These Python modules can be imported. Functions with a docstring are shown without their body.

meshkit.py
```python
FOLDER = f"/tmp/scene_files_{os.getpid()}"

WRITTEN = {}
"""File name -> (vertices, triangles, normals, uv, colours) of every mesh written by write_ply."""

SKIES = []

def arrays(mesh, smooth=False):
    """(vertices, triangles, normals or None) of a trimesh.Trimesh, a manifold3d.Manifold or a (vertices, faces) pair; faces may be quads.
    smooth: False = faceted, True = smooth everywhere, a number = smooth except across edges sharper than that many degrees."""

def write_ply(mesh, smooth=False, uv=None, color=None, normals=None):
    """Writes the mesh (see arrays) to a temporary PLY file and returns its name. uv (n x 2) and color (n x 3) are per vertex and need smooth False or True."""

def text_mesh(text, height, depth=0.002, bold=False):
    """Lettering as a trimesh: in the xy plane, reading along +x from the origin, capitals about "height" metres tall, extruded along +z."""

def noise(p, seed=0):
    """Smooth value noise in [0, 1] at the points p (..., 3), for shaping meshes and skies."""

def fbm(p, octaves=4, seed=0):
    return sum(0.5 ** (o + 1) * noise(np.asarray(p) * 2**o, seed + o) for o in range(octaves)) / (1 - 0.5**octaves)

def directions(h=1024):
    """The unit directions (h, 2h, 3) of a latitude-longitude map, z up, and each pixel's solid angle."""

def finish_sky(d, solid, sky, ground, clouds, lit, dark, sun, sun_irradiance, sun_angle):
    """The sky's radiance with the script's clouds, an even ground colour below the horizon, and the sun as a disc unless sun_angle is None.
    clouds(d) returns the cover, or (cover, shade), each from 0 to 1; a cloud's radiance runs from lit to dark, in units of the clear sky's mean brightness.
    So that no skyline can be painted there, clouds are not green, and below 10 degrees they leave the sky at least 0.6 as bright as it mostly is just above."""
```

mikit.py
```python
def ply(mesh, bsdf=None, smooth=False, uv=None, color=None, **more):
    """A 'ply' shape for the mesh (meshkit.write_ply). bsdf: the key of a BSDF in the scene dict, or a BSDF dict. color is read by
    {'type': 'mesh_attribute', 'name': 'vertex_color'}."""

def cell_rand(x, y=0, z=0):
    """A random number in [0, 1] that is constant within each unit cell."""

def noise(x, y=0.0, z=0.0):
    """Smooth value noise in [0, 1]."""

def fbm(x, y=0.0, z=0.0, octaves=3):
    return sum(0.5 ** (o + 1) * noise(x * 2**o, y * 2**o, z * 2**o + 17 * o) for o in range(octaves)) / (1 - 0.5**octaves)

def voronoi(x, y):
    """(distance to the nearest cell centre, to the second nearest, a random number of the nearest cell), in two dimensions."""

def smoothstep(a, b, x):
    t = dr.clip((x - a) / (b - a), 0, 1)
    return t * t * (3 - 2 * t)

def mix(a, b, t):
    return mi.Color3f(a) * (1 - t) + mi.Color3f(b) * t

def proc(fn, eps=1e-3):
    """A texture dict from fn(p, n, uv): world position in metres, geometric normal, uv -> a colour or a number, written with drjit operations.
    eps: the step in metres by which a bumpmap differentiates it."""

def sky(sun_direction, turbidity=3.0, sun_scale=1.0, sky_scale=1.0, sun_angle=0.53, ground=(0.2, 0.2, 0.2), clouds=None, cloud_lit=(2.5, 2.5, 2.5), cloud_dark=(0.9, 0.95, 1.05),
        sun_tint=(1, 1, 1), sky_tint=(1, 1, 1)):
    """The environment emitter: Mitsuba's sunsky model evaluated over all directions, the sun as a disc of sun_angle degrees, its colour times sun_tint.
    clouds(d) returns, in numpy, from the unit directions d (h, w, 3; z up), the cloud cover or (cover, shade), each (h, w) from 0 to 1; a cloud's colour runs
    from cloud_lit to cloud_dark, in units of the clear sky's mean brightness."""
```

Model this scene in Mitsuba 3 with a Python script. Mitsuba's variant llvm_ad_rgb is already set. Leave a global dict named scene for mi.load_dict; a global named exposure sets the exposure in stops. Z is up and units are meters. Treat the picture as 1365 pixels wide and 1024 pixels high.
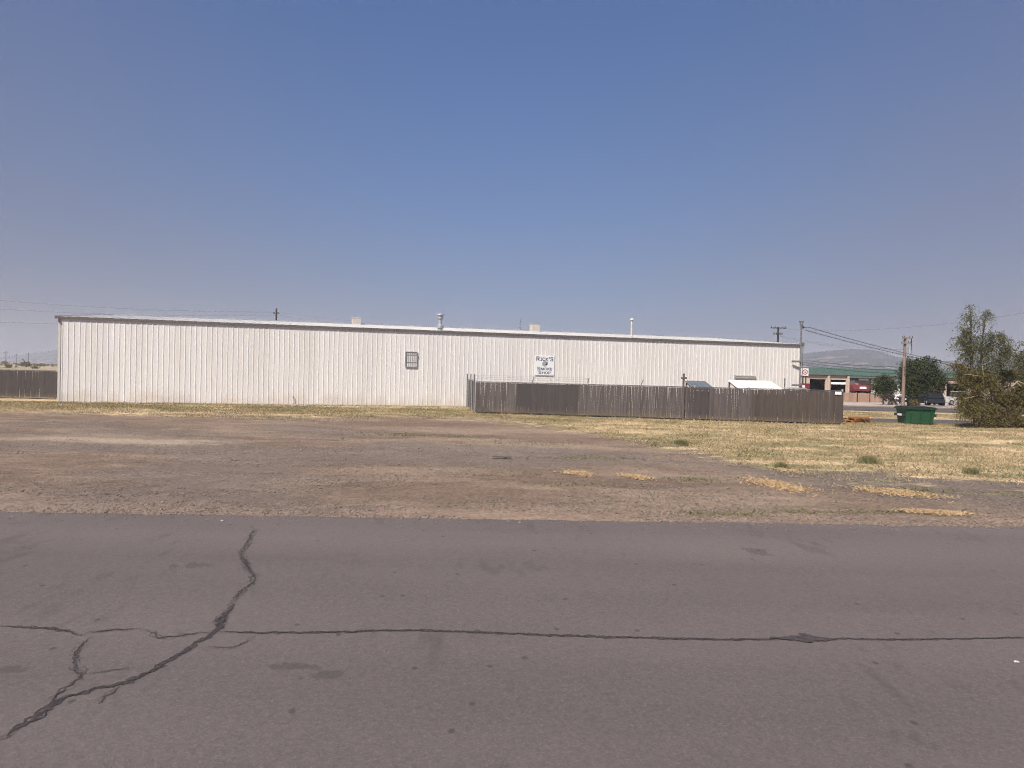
import math
import numpy as np, trimesh, drjit as dr, mitsuba as mi, mikit, meshkit
from mikit import noise, fbm, voronoi, cell_rand, smoothstep, mix, proc
T = mi.ScalarTransform4f

# ------------------------------------------------------------------ camera, sky, exposure
CAM_H, FOC, CX, CY = 2.3, 1000.0, 682.5, 512.0            # metres; lens in pixels of a 1365 x 1024 picture
ROLL, PITCH = math.atan(0.0235), math.atan(0.0138)
F = np.array([0, math.cos(PITCH), -math.sin(PITCH)])
R = np.array([math.cos(ROLL), 0, math.sin(ROLL)])
U = np.cross(R, F); U /= np.linalg.norm(U); R = np.cross(F, U)
EYE = np.array([0, 0, CAM_H])
scene, labels = {'type': 'scene'}, {}
scene['camera'] = {'type': 'perspective', 'fov': math.degrees(2 * math.atan(CX / FOC)), 'fov_axis': 'x', 'near_clip': 0.1, 'far_clip': 40000.0,
                   'to_world': T().look_at(origin=EYE.tolist(), target=(EYE + F).tolist(), up=U.tolist()),
                   'medium': {'type': 'ref', 'id': 'haze_air'}}


def smoke(d):
    """wildfire smoke: thick at the horizon, thinning upwards, a little uneven"""
    el = np.degrees(np.arcsin(np.clip(d[..., 2], 0, 1)))
    n = meshkit.fbm(d * np.array([2.0, 2.0, 5.0]) + 7.3, 3, 5)
    bank = 0.5 - 0.5 * np.cos(4 * np.arctan2(d[..., 0], d[..., 1])) + 0.7 * (n - 0.5)      # smoke lies in banks, with clearer air between
    cover = (0.75 + 0.2 * bank) * np.exp(-el / (6.5 + 12.0 * np.clip(bank, 0, 1.2)))
    return np.clip(cover, 0, 1), np.clip(0.2 + 0.7 * bank, 0, 1)


scene['sky'] = mikit.sky((-0.50, -0.75, 0.95), turbidity=3.0, sky_scale=0.72, clouds=smoke, cloud_lit=(0.28, 0.66, 1.06), cloud_dark=(0.93, 0.74, 0.86),
                         sun_tint=(0.96, 1.04, 1.19), sky_tint=(0.38, 0.63, 0.95), ground=(0.2, 0.17, 0.15))
exposure = 2.02
scene['haze_air'] = {'type': 'homogeneous', 'albedo': {'type': 'rgb', 'value': [0.70, 0.735, 0.83]}, 'sigma_t': 0.00032}

rng = np.random.default_rng(11)


# ------------------------------------------------------------------ helpers
def ray(px, py):
    return F + R * (px - CX) / FOC - U * (py - CY) / FOC


def ground(px, py, z=0.0):
    d = ray(px, py); return EYE + d * (z - CAM_H) / d[2]


def at(px, py, Y):
    d = ray(px, py); return EYE + d * Y / d[1]


def bx(x0, x1, y0, y1, z0, z1):
    m = trimesh.creation.box((x1 - x0, y1 - y0, z1 - z0)); m.apply_translation(((x0 + x1) / 2, (y0 + y1) / 2, (z0 + z1) / 2)); return m


def obox(c, size, yaw=0.0):
    m = trimesh.creation.box(size); m.apply_transform(trimesh.transformations.rotation_matrix(yaw, [0, 0, 1])); m.apply_translation(c); return m


def bar(a, b, w, h=None, up=(0, 0, 1)):
    """square bar from a to b"""
    a, b = np.asarray(a, float), np.asarray(b, float); h = h or w
    z = b - a; L = np.linalg.norm(z); z /= L
    u = np.asarray(up, float)
    if abs(z @ u) > 0.95: u = np.array([1.0, 0, 0])
    x = np.cross(u, z); x /= np.linalg.norm(x); y = np.cross(z, x)
    m = trimesh.creation.box((w, h, L)); M = np.eye(4); M[:3, 0], M[:3, 1], M[:3, 2], M[:3, 3] = x, y, z, (a + b) / 2
    m.apply_transform(M); return m


def tube(pts, rad, sides=8):
    p = np.asarray(pts, float); n = len(p)
    r = np.broadcast_to(np.asarray(rad, float), (n,))
    t = np.gradient(p, axis=0); t /= np.linalg.norm(t, axis=1, keepdims=True) + 1e-12
    ref = np.where(np.abs(t[:, 2:]) < 0.9, [0, 0, 1.0], [1.0, 0, 0])
    a = np.cross(t, ref); a /= np.linalg.norm(a, axis=1, keepdims=True) + 1e-12
    b = np.cross(t, a); ang = np.arange(sides) * 2 * np.pi / sides
    v = (p[:, None] + r[:, None, None] * (np.cos(ang)[None, :, None] * a[:, None] + np.sin(ang)[None, :, None] * b[:, None])).reshape(-1, 3)
    i, j = np.meshgrid(np.arange(n - 1), np.arange(sides), indexing='ij')
    q = np.stack([i * sides + j, i * sides + (j + 1) % sides, (i + 1) * sides + (j + 1) % sides, (i + 1) * sides + j], -1).reshape(-1, 4)
    f = np.vstack([q[:, [0, 1, 2]], q[:, [0, 2, 3]]])
    c0, c1 = len(v), len(v) + 1
    v = np.vstack([v, p[:1], p[-1:]])
    k = np.arange(sides)
    f = np.vstack([f, np.stack([np.full(sides, c0), (k + 1) % sides, k], 1), np.stack([np.full(sides, c1), (n - 1) * sides + k, (n - 1) * sides + (k + 1) % sides], 1)])
    return trimesh.Trimesh(v, f, process=False)


def cyl(a, b, r0, r1=None, sides=14):
    return tube([a, b], [r0, r0 if r1 is None else r1], sides)


def cat(ms):
    ms = [m for m in ms if m is not None]
    return trimesh.util.concatenate(ms)


def key_for(name):
    used = set(scene) | set(labels) | {k.split('__')[0] for k in scene} | {'__'.join(k.split('__')[:2]) for k in scene if '__' in k}
    if name not in used: return name
    i = 1
    while f'{name}_{i:03d}' in used: i += 1
    return f'{name}_{i:03d}'


def put(key, mesh, mat, smooth=False, **more):
    if isinstance(mesh, list): mesh = cat(mesh)
    scene[key] = mikit.ply(mesh, mat, smooth=smooth, **more); return key


def part(parent, name, mesh, mat, smooth=False, label=None, kind=None):
    base = f'{parent}__{name}'; key, i = base, 0
    while key in scene or any(k.startswith(key + '__') for k in (scene if i == 0 else ())):
        i += 1; key = f'{base}_{i:03d}'
    put(key, mesh, mat, smooth)
    if label or kind:
        labels[key] = {}
        if label: labels[key]['label'] = label
        if kind: labels[key]['kind'] = kind
    return key


def thing(name, label, cat_, group=None):
    key = key_for(name)
    labels[key] = {'label': label, 'category': cat_}
    if group: labels[key]['group'] = group
    return key


def struct(name, mesh, mat, label, smooth=False, kind='structure'):
    put(name, mesh, mat, smooth); labels[name] = {'label': label, 'kind': kind}
    return name


# ------------------------------------------------------------------ materials
def mat(name, rgb, rough=0.7, metal=0.0, spec=0.4, **kw):
    col = rgb if isinstance(rgb, dict) else {'type': 'rgb', 'value': list(rgb)}
    scene[name] = {'type': 'twosided', 'bsdf': {'type': 'principled', 'base_color': col, 'roughness': rough, 'metallic': metal, 'specular': spec, **kw}}
    return name


def bumped(name, col, height, scale=1.0, rough=0.85, spec=0.3, eps=2e-3):
    scene[name] = {'type': 'twosided', 'bsdf': {'type': 'bumpmap', 'arbitrary': proc(height, eps), 'scale': scale,
                   'bsdf': {'type': 'principled', 'base_color': proc(col), 'roughness': rough, 'specular': spec}}}
    return name


GRASS_EDGE = [(-60, 33.5), (-24, 35.4), (-13.8, 36.0), (-6.8, 37.5), (-2.2, 39.5), (0.3, 36), (3.4, 29.5), (4.6, 25.0), (6.0, 22.6), (6.5, 20.6), (8.0, 19.4), (12.5, 18.4), (40, 17)]


def grass_edge(x):
    y = mi.Float(GRASS_EDGE[0][1])
    for (x0, y0), (x1, y1) in zip(GRASS_EDGE[:-1], GRASS_EDGE[1:]):
        y = y + dr.clip(x - x0, 0, x1 - x0) * ((y1 - y0) / (x1 - x0))
    return y


def lot_color(p, n, uv):
    X, Y = p.x, p.y
    big = fbm(X * 0.16, Y * 0.35, 3.0)
    wob = fbm(X * 0.45, Y * 0.7, 9.0)
    fine = noise(X * 23, Y * 23, 1.0)
    mid = fbm(X * 3.1, Y * 4.5, 2.0)
    streak = fbm(X * 0.33 + wob, Y * 0.85 + 0.35 * X * (wob - 0.5), 4.0, octaves=4)
    e = Y - grass_edge(X)
    g = smoothstep(-1.8, 1.4, e + (wob - 0.5) * 8.0 + (mid - 0.5) * 4.5)
    # packed dirt and gravel
    dirt = mix((0.122, 0.090, 0.072), (0.188, 0.145, 0.116), smoothstep(0.22, 0.80, streak))
    dirt = mix(dirt, mi.Color3f(0.115, 0.099, 0.093), smoothstep(0.52, 0.72, big) * 0.6)
    edge_y = 11.65 + 0.044 * X
    dirt = mix(dirt, mi.Color3f(0.205, 0.153, 0.124), smoothstep(2.2, 0.2, Y - edge_y + (wob - 0.5) * 2.0) * 0.62)
    # a strip of old dark chippings along the edge of the dry grass, on the right
    strip = smoothstep(3.2, 1.6, dr.abs(e + 2.2 + (wob - 0.5) * 2.5)) * smoothstep(4.0, 7.0, X)
    dirt = mix(dirt, mi.Color3f(0.092, 0.080, 0.076), strip * 0.7)
    # pale spread of limestone fines
    pale = smoothstep(1.1, 0.0, dr.square((X + 12.0) / 4.2) + dr.square((Y - 22.6 + (wob - 0.5) * 1.5) / 1.1) + (mid - 0.5) * 1.6 + (fine - 0.5) * 0.5)
    dirt = mix(dirt, mi.Color3f(0.32, 0.265, 0.21), pale * 0.6)
    dirt = dirt * mi.Color3f(1.0, 0.99, 0.955) * (0.74 + 0.60 * fine) * (0.88 + 0.36 * mid)
    # dry lawn with greener places
    green = smoothstep(0.50, 0.70, fbm(X * 0.55, Y * 0.9, 21.0) + 0.12 * mid)
    green = green * smoothstep(13.0, 0.0, Y - 26.0) + smoothstep(0.0, 3.0, Y - 36.5) * 0.45 * smoothstep(0.35, 0.6, wob + 0.1)
    dry = mix((0.300, 0.220, 0.128), (0.450, 0.348, 0.220), fbm(X * 1.3, Y * 2.0, 31.0))
    dry = mix(dry, mi.Color3f(0.120, 0.122, 0.060), dr.clip(green, 0, 1) * 0.75)
    dry = dry * (0.70 + 0.6 * mid) * (0.86 + 0.28 * fine)
    far = smoothstep(90.0, 260.0, dr.sqrt(X * X + Y * Y))
    scrub = mix((0.30, 0.24, 0.165), (0.13, 0.12, 0.085), smoothstep(0.42, 0.62, fbm(X * 0.016, Y * 0.010, 5.0) * 0.6 + 0.4 * noise(X * 0.09, Y * 0.05)))
    return mix(mix(dirt, dry, g), scrub, far)


def lot_height(p, n, uv):
    d, d2, r = voronoi(p.x * 22, p.y * 22)
    near = smoothstep(60.0, 25.0, p.y)
    return near * (0.008 * (1 - d) * r + 0.03 * noise(p.x * 3.0, p.y * 3.0, 5.0))


SMUDGES = [(*ground(436, 905)[:2], 0.26, 0.09), (*ground(392, 893)[:2], 0.20, 0.07), (*ground(258, 757)[:2], 0.24, 0.12), (*ground(1010, 738)[:2], 0.22, 0.20), (*ground(20, 897)[:2], 0.16, 0.06)]


def asphalt_color(p, n, uv):
    X, Y = p.x, p.y
    f1 = noise(X * 95, Y * 95, 1.0)
    f2 = noise(X * 34, Y * 34, 2.0)
    big = fbm(X * 0.35, Y * 0.9, 3.0)
    band = fbm(X * 0.06, Y * 0.9, 6.0)
    c = mix((0.108, 0.091, 0.088), (0.129, 0.110, 0.106), big)
    c = c * (0.86 + 0.28 * band)
    c = mix(c, mi.Color3f(0.17, 0.148, 0.14), smoothstep(0.78, 0.97, f1) * 0.35)
    c = c * (0.82 + 0.22 * f1 + 0.14 * f2)
    d, d2, r = voronoi(X * 1.7, Y * 1.25)
    pit = smoothstep(0.055, 0.025, d) * smoothstep(0.62, 0.66, r)
    c = mix(c, mi.Color3f(0.032, 0.027, 0.028), pit * 0.45)
    # worn, slightly oily stains where vehicles stop
    st = smoothstep(0.60, 0.80, fbm(X * 1.6, Y * 0.8, 12.0) * 0.55 + 0.45 * fbm(X * 7, Y * 2.5, 14.0))
    c = mix(c, mi.Color3f(0.050, 0.042, 0.042), st * 0.30)
    for x, y, a, b in SMUDGES:
        q = dr.square((X - x) / a) + dr.square((Y - y) / b) + (fbm(X * 16, Y * 9, 8.0) - 0.5) * 4.5 + 0.2
        c = mix(c, mi.Color3f(0.052, 0.044, 0.044), smoothstep(1.2, 0.0, q) * 0.42)
    return c


def asphalt_height(p, n, uv):
    d, d2, r = voronoi(p.x * 62, p.y * 62)
    return 0.004 * (1 - d) * (0.3 + r) + 0.006 * noise(p.x * 17, p.y * 17, 4.0)


def tar_color(p, n, uv):
    f = noise(p.x * 60, p.y * 60, 3.0)
    return mix((0.036, 0.030, 0.031), (0.088, 0.073, 0.070), f)


def street_color(p, n, uv):
    return mix((0.055, 0.050, 0.050), (0.075, 0.068, 0.068), fbm(p.x * 0.4, p.y * 1.5))


def wall_color(p, n, uv):
    a = p.x * WDIR[0] + p.y * WDIR[1]
    pan = cell_rand((a - WSTART) / PANEL_W, 3, 1)
    streaks = noise(a * 9.0, p.z * 0.5, 4.0)
    low = smoothstep(0.75, 0.0, p.z + (noise(a * 2.2, 7.0) - 0.5) * 0.7)
    c = mi.Color3f(0.762, 0.750, 0.745) * (0.955 + 0.06 * pan) * (0.965 + 0.06 * streaks)
    stain = smoothstep(0.62, 0.85, noise(a * 3.3, 2.0)) * smoothstep(1.5, 5.0, p.z + 2.0 * noise(a * 1.3, 8.0)) * 0.12
    c = mix(c, mi.Color3f(0.55, 0.49, 0.43), stain)
    return mix(c, mi.Color3f(0.58, 0.50, 0.43), low * 0.5)


def roof_color(p, n, uv):
    return mi.Color3f(0.46, 0.46, 0.46) * (0.90 + 0.16 * fbm(p.x * 0.8, p.y * 0.3))


def slat_color(lo, hi):
    def fn(p, n, uv):
        r = cell_rand(p.x * 11.4, 5, 2)
        t = noise(p.x * 12.0, p.y * 5.0, p.z * 2.0)
        c = mix(lo, hi, r * 0.6 + 0.4 * t)
        return mix(c, mi.Color3f(0.20, 0.155, 0.105), smoothstep(0.40, 0.05, p.z) * 0.35)
    return fn


def leaf_grey(p, n, uv):
    v = fbm(p.x * 1.3, p.y * 1.3, p.z * 1.3); r = cell_rand(p.x * 11, p.y * 11, p.z * 11)
    return mix((0.095, 0.106, 0.066), (0.265, 0.268, 0.165), 0.6 * v + 0.4 * r)


def leaf_olive(p, n, uv):
    v = fbm(p.x * 1.6, p.y * 1.6, p.z * 1.6); r = cell_rand(p.x * 9, p.y * 9, p.z * 9)
    return mix((0.120, 0.108, 0.048), (0.300, 0.262, 0.124), 0.55 * v + 0.45 * r)


def leaf_green(p, n, uv):
    v = fbm(p.x * 0.9, p.y * 0.9, p.z * 0.9); r = cell_rand(p.x * 5, p.y * 5, p.z * 5)
    return mix((0.042, 0.062, 0.034), (0.135, 0.155, 0.075), 0.5 * v + 0.5 * r)


def blade_color(p, n, uv):
    r = cell_rand(p.x * 31, p.y * 31)
    g = smoothstep(0.40, 0.66, fbm(p.x * 0.8, p.y * 1.1, 21.0) + 0.3 * (r - 0.5))
    c = mix((0.345, 0.265, 0.155), (0.480, 0.385, 0.250), r)
    return mix(c, mix((0.15, 0.15, 0.065), (0.24, 0.23, 0.115), r), g * 0.7)


def stone_color(p, n, uv):
    r = cell_rand(p.x * 17, p.y * 17)
    return mix((0.135, 0.112, 0.098), (0.26, 0.215, 0.185), r)


def hill_color(p, n, uv):
    a = fbm(p.x * 0.006, p.y * 0.004, p.z * 0.012)
    b = noise(p.x * 0.055, p.y * 0.03, p.z * 0.09)
    trees = smoothstep(0.27, 0.45, 0.50 * a + 0.50 * b + (p.z - 38.0) * 0.0026)
    return mix(mix((0.20, 0.145, 0.125), (0.14, 0.11, 0.10), b), mi.Color3f(0.026, 0.036, 0.042), trees)


def board_color(p, n, uv):
    r = cell_rand(p.x * 7, 3)
    return mix((0.36, 0.235, 0.175), (0.46, 0.315, 0.24), r) * (0.9 + 0.2 * noise(p.x * 9, p.z * 1.2))


def post_wood(p, n, uv):
    g = noise(p.x * 30, p.y * 30, p.z * 0.8)
    return mix((0.22, 0.155, 0.12), (0.36, 0.27, 0.22), g)


PANEL_W = 0.9144
WA = ground(78, 536); WEAVE = 5.03
_d = ray(1067, 459.5); WB = EYE + _d * (WEAVE - CAM_H) / _d[2]; WB[2] = 0
WDIR = (WB - WA) / np.linalg.norm(WB - WA); WLEN = float(np.linalg.norm(WB - WA))
WOUT = np.array([WDIR[1], -WDIR[0], 0])                      # out of the front wall, towards the camera
WSTART = float(WA[0] * WDIR[0] + WA[1] * WDIR[1])

bumped('lot_surface', lot_color, lot_height, 1.0, 0.95, 0.15, 6e-3)
bumped('asphalt', asphalt_color, asphalt_height, 1.0, 0.82, 0.35, 1.5e-3)
mat('tar', proc(tar_color), 0.7); mat('street_asphalt', proc(street_color), 0.9)
mat('wall_paint', proc(wall_color), 0.45); mat('roof_paint', proc(roof_color), 0.65, spec=0.15)
mat('slat_grey', proc(slat_color((0.068, 0.057, 0.056), (0.135, 0.118, 0.116))), 0.6); mat('slat_dark', proc(slat_color((0.056, 0.048, 0.048), (0.080, 0.070, 0.071))), 0.6); mat('slat_brown', proc(slat_color((0.064, 0.050, 0.045), (0.096, 0.078, 0.070))), 0.6)
mat('gutter_paint', (0.15, 0.137, 0.133), 0.5); mat('trim_white', (0.62, 0.58, 0.54), 0.5)
mat('galvanised', (0.50, 0.52, 0.55), 0.45, 0.5); mat('dull_steel', (0.22, 0.225, 0.235), 0.5, 0.4)
mat('rail_dark', (0.10, 0.095, 0.10), 0.5); mat('dark_metal', (0.055, 0.055, 0.060), 0.55); mat('black_cable', (0.035, 0.035, 0.04), 0.6); mat('far_wire', (0.24, 0.24, 0.27), 0.6)
mat('white_paint', (0.86, 0.89, 0.93), 0.45); mat('pale_grey', (0.42, 0.415, 0.41), 0.5); mat('frame_grey', (0.30, 0.30, 0.31), 0.5); mat('white_metal', (0.80, 0.77, 0.73), 0.4); mat('grey_sheet', (0.17, 0.20, 0.215), 0.4, 0.3)
mat('cooler_tan', (0.56, 0.51, 0.46), 0.6); mat('navy_print', (0.010, 0.012, 0.05), 0.5); mat('grey_print', (0.38, 0.40, 0.42), 0.5)
mat('dumpster_green', (0.022, 0.085, 0.046), 0.55); mat('dumpster_dark', (0.014, 0.045, 0.028), 0.55); mat('black_plastic', (0.022, 0.024, 0.026), 0.6)
mat('pallet_wood', (0.36, 0.185, 0.085), 0.8); mat('fence_boards', proc(board_color), 0.85); mat('pole_wood', proc(post_wood), 0.9)
mat('weathered_wood', (0.13, 0.11, 0.10), 0.9)
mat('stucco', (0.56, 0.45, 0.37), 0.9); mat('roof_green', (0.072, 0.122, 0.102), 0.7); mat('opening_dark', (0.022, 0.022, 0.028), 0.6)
mat('awning_red', (0.165, 0.032, 0.038), 0.7); mat('sign_red', (0.42, 0.03, 0.035), 0.5); mat('concrete', (0.27, 0.225, 0.20), 0.9)
mat('car_dark', (0.030, 0.034, 0.042), 0.25, 0.2); mat('car_white', (0.66, 0.65, 0.64), 0.25); mat('car_glass', (0.02, 0.024, 0.028), 0.1)
mat('tyre', (0.022, 0.022, 0.022), 0.85); mat('bark_pale', (0.46, 0.40, 0.33), 0.85); mat('bark_dark', (0.085, 0.065, 0.050), 0.9); mat('red_leaf', (0.11, 0.045, 0.035), 0.8)
mat('blades', proc(blade_color), 0.9, spec=0.1); mat('stones', proc(stone_color), 0.9); mat('hill_land', proc(hill_color), 0.95, spec=0.1)
mat('weed_green', (0.165, 0.165, 0.085), 0.8, spec=0.15)
for nm, fn in (('leaves_grey', leaf_grey), ('leaves_olive', leaf_olive), ('leaves_green', leaf_green)):
    scene[nm] = {'type': 'principledthin', 'base_color': proc(fn), 'roughness': 0.65, 'diff_trans': 0.7, 'spec_trans': 0.0}
scene['pane_glass'] = {'type': 'thindielectric', 'int_ior': 1.5}

# ------------------------------------------------------------------ the land, lot and roads
RE = lambda x: 11.65 + 0.044 * x            # the road's far edge


def sheet(xs, ys, zf=None):
    X, Y = np.meshgrid(xs, ys, indexing='xy')
    Z = np.zeros_like(X) if zf is None else zf(X, Y)
    v = np.stack([X, Y, Z], -1).reshape(-1, 3); n, m = X.shape
    i, j = np.meshgrid(np.arange(n - 1), np.arange(m - 1), indexing='ij')
    a = i * m + j
    f = np.vstack([np.stack([a, a + 1, a + m + 1], -1).reshape(-1, 3), np.stack([a, a + m + 1, a + m], -1).reshape(-1, 3)])
    return trimesh.Trimesh(v, f, process=False)


def gz(Y): return -0.8 * np.clip((np.asarray(Y, float) - 52) / 68, 0, 1)


axis = lambda a, b: np.concatenate([-np.geomspace(b, a, 14), np.linspace(-a, a, 9)[1:-1], np.geomspace(a, b, 14)])
struct('ground', sheet(axis(70, 15000), np.unique(np.concatenate([axis(70, 15000), np.arange(-70, 132, 4.0)])), lambda X, Y: gz(Y) - 0.012), 'lot_surface', 'flat dry ground of sparse straw coloured grass and scrub reaching to the hills', True)

gx = np.linspace(-60, 60, 241)
top_ = np.array([np.interp(x, *zip(*GRASS_EDGE)) for x in gx]) + 2.5


def lot_sheet():
    rows = []
    for t in np.linspace(0, 1, 60):
        y = (RE(gx) - 0.15) * (1 - t) + top_ * t
        z = 0.045 * (meshkit.fbm(np.stack([gx * 0.35, y * 0.9, y * 0], -1), 3, 2) - 0.5) * math.sin(math.pi * min(1, t * 1.0)) * 1.3
        rows.append(np.stack([gx, y, z + 0.002], -1))
    v = np.array(rows); n, m = v.shape[:2]; i, j = np.meshgrid(np.arange(n - 1), np.arange(m - 1), indexing='ij'); a = i * m + j
    return trimesh.Trimesh(v.reshape(-1, 3), np.vstack([np.stack([a, a + 1, a + m + 1], -1).reshape(-1, 3), np.stack([a, a + m + 1, a + m], -1).reshape(-1, 3)]), process=False)


LOT = lot_sheet()
lv = np.array(LOT.vertices); bad = lv[:, 2] < -0.006; lv[bad, 2] = -0.006; LOT.vertices = lv
struct('gravel_lot', LOT, 'lot_surface', 'rutted lot of brown dirt and gravel between the road and the white building', True)


def lot_z(x, y):
    return 0.0


def road_mesh():
    xs = np.arange(-60, 60.01, 0.12)
    jag = 0.10 * (meshkit.fbm(np.stack([xs * 1.3, xs * 0, xs * 0], -1), 4, 8) - 0.5) * 2 + 0.05 * (meshkit.noise(np.stack([xs * 5, xs * 0, xs * 0], -1), 4) - 0.5)
    edge = np.stack([xs, RE(xs) + jag, xs * 0 + 0.030], -1)
    lip = edge + [0, 0.05, -0.040]
    back = np.stack([xs, xs * 0 - 6.0, xs * 0 + 0.030], -1)
    v = np.vstack([back, edge, lip]); m = len(xs); k = np.arange(m - 1)
    f = [np.stack([k + o, k + 1 + o, k + 1 + m + o], 1) for o in (0, m)] + [np.stack([k + o, k + 1 + m + o, k + m + o], 1) for o in (0, m)]
    return trimesh.Trimesh(v, np.vstack(f), process=False)


struct('road', road_mesh(), 'asphalt', 'faded grey brown asphalt road with cracks and a tar seam in the foreground')


def resample(pts, step):
    pts = np.asarray(pts, float); s = np.concatenate([[0], np.cumsum(np.linalg.norm(np.diff(pts, axis=0), axis=1))])
    q = np.linspace(0, s[-1], max(3, int(s[-1] / step)))
    return np.stack([np.interp(q, s, pts[:, i]) for i in range(3)], -1)


def ribbon(pix, w, jit=0.012, seed=0, z=0.034, fade=True, rough=0.6, hair=True):
    r = np.random.default_rng(seed)
    p = resample([ground(a, b, z) for a, b in pix], 0.018); n = len(p)
    s = np.arange(n)[:, None] * np.array([[0.25, 0, 0]])
    p[:, 0] += (meshkit.fbm(s * 1.6 + [seed, 1, 0], 4, seed) - 0.5) * jit * 6; p[:, 1] += (meshkit.fbm(s * 1.6 + [seed, 5, 0], 4, seed + 3) - 0.5) * jit * 7
    t = np.gradient(p, axis=0); t /= np.linalg.norm(t, axis=1, keepdims=True); nrm = np.stack([-t[:, 1], t[:, 0], t[:, 2] * 0], -1)
    w = w * .72
    wl = w * (1 - rough + 2 * rough * meshkit.fbm(s * 2.2 + [3, seed, 0], 3, seed + 9)) * 0.5
    wr = w * (1 - rough + 2 * rough * meshkit.fbm(s * 2.2 + [8, seed, 0], 3, seed + 17)) * 0.5
    if fade:
        e = np.clip(np.minimum(np.arange(n), n - 1 - np.arange(n)) / 12, 0.15, 1); wl *= e; wr *= e
    v = np.vstack([p + nrm * wl[:, None], p - nrm * wr[:, None]]); k = np.arange(n - 1)
    m = trimesh.Trimesh(v, np.vstack([np.stack([k, k + n, k + 1], 1), np.stack([k + 1, k + n, k + n + 1], 1)]), process=False)
    if not hair: return m
    return cat([m] + [ribbon(pix, w * .42, jit * 1.8, seed + 50 + j, z + .0012 * (j + 1), fade, .95, False) for j in range(2)])


main_top = [(341, 704), (336, 712), (330, 728), (322, 735), (323, 742), (329, 755), (338, 765), (340, 770), (335, 778), (322, 788), (312, 802)]
main_low = [(312, 802), (300, 820), (292, 838), (270, 853), (245, 868), (222, 882), (198, 897), (170, 908), (140, 915), (115, 922), (90, 928), (70, 940), (50, 955), (28, 968), (5, 985)]
part('road', 'crack', [ribbon(main_top, 0.020, 0.020, 1, rough=0.95), ribbon([(323, 742), (327, 752), (334, 760)], 0.02, 0.02, 12)], 'tar')
part('road', 'crack', [ribbon(main_low, 0.055, 0.012, 2, rough=0.8), ribbon([(300, 812), (292, 828), (284, 842)], 0.03, 0.02, 21, 0.0365)], 'tar')
part('road', 'crack', [ribbon([(122, 850), (105, 860), (100, 880), (98, 890), (110, 897), (105, 905), (90, 915), (75, 928), (62, 942), (40, 958)], 0.020, 0.014, 3, rough=0.9)], 'tar')
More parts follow.
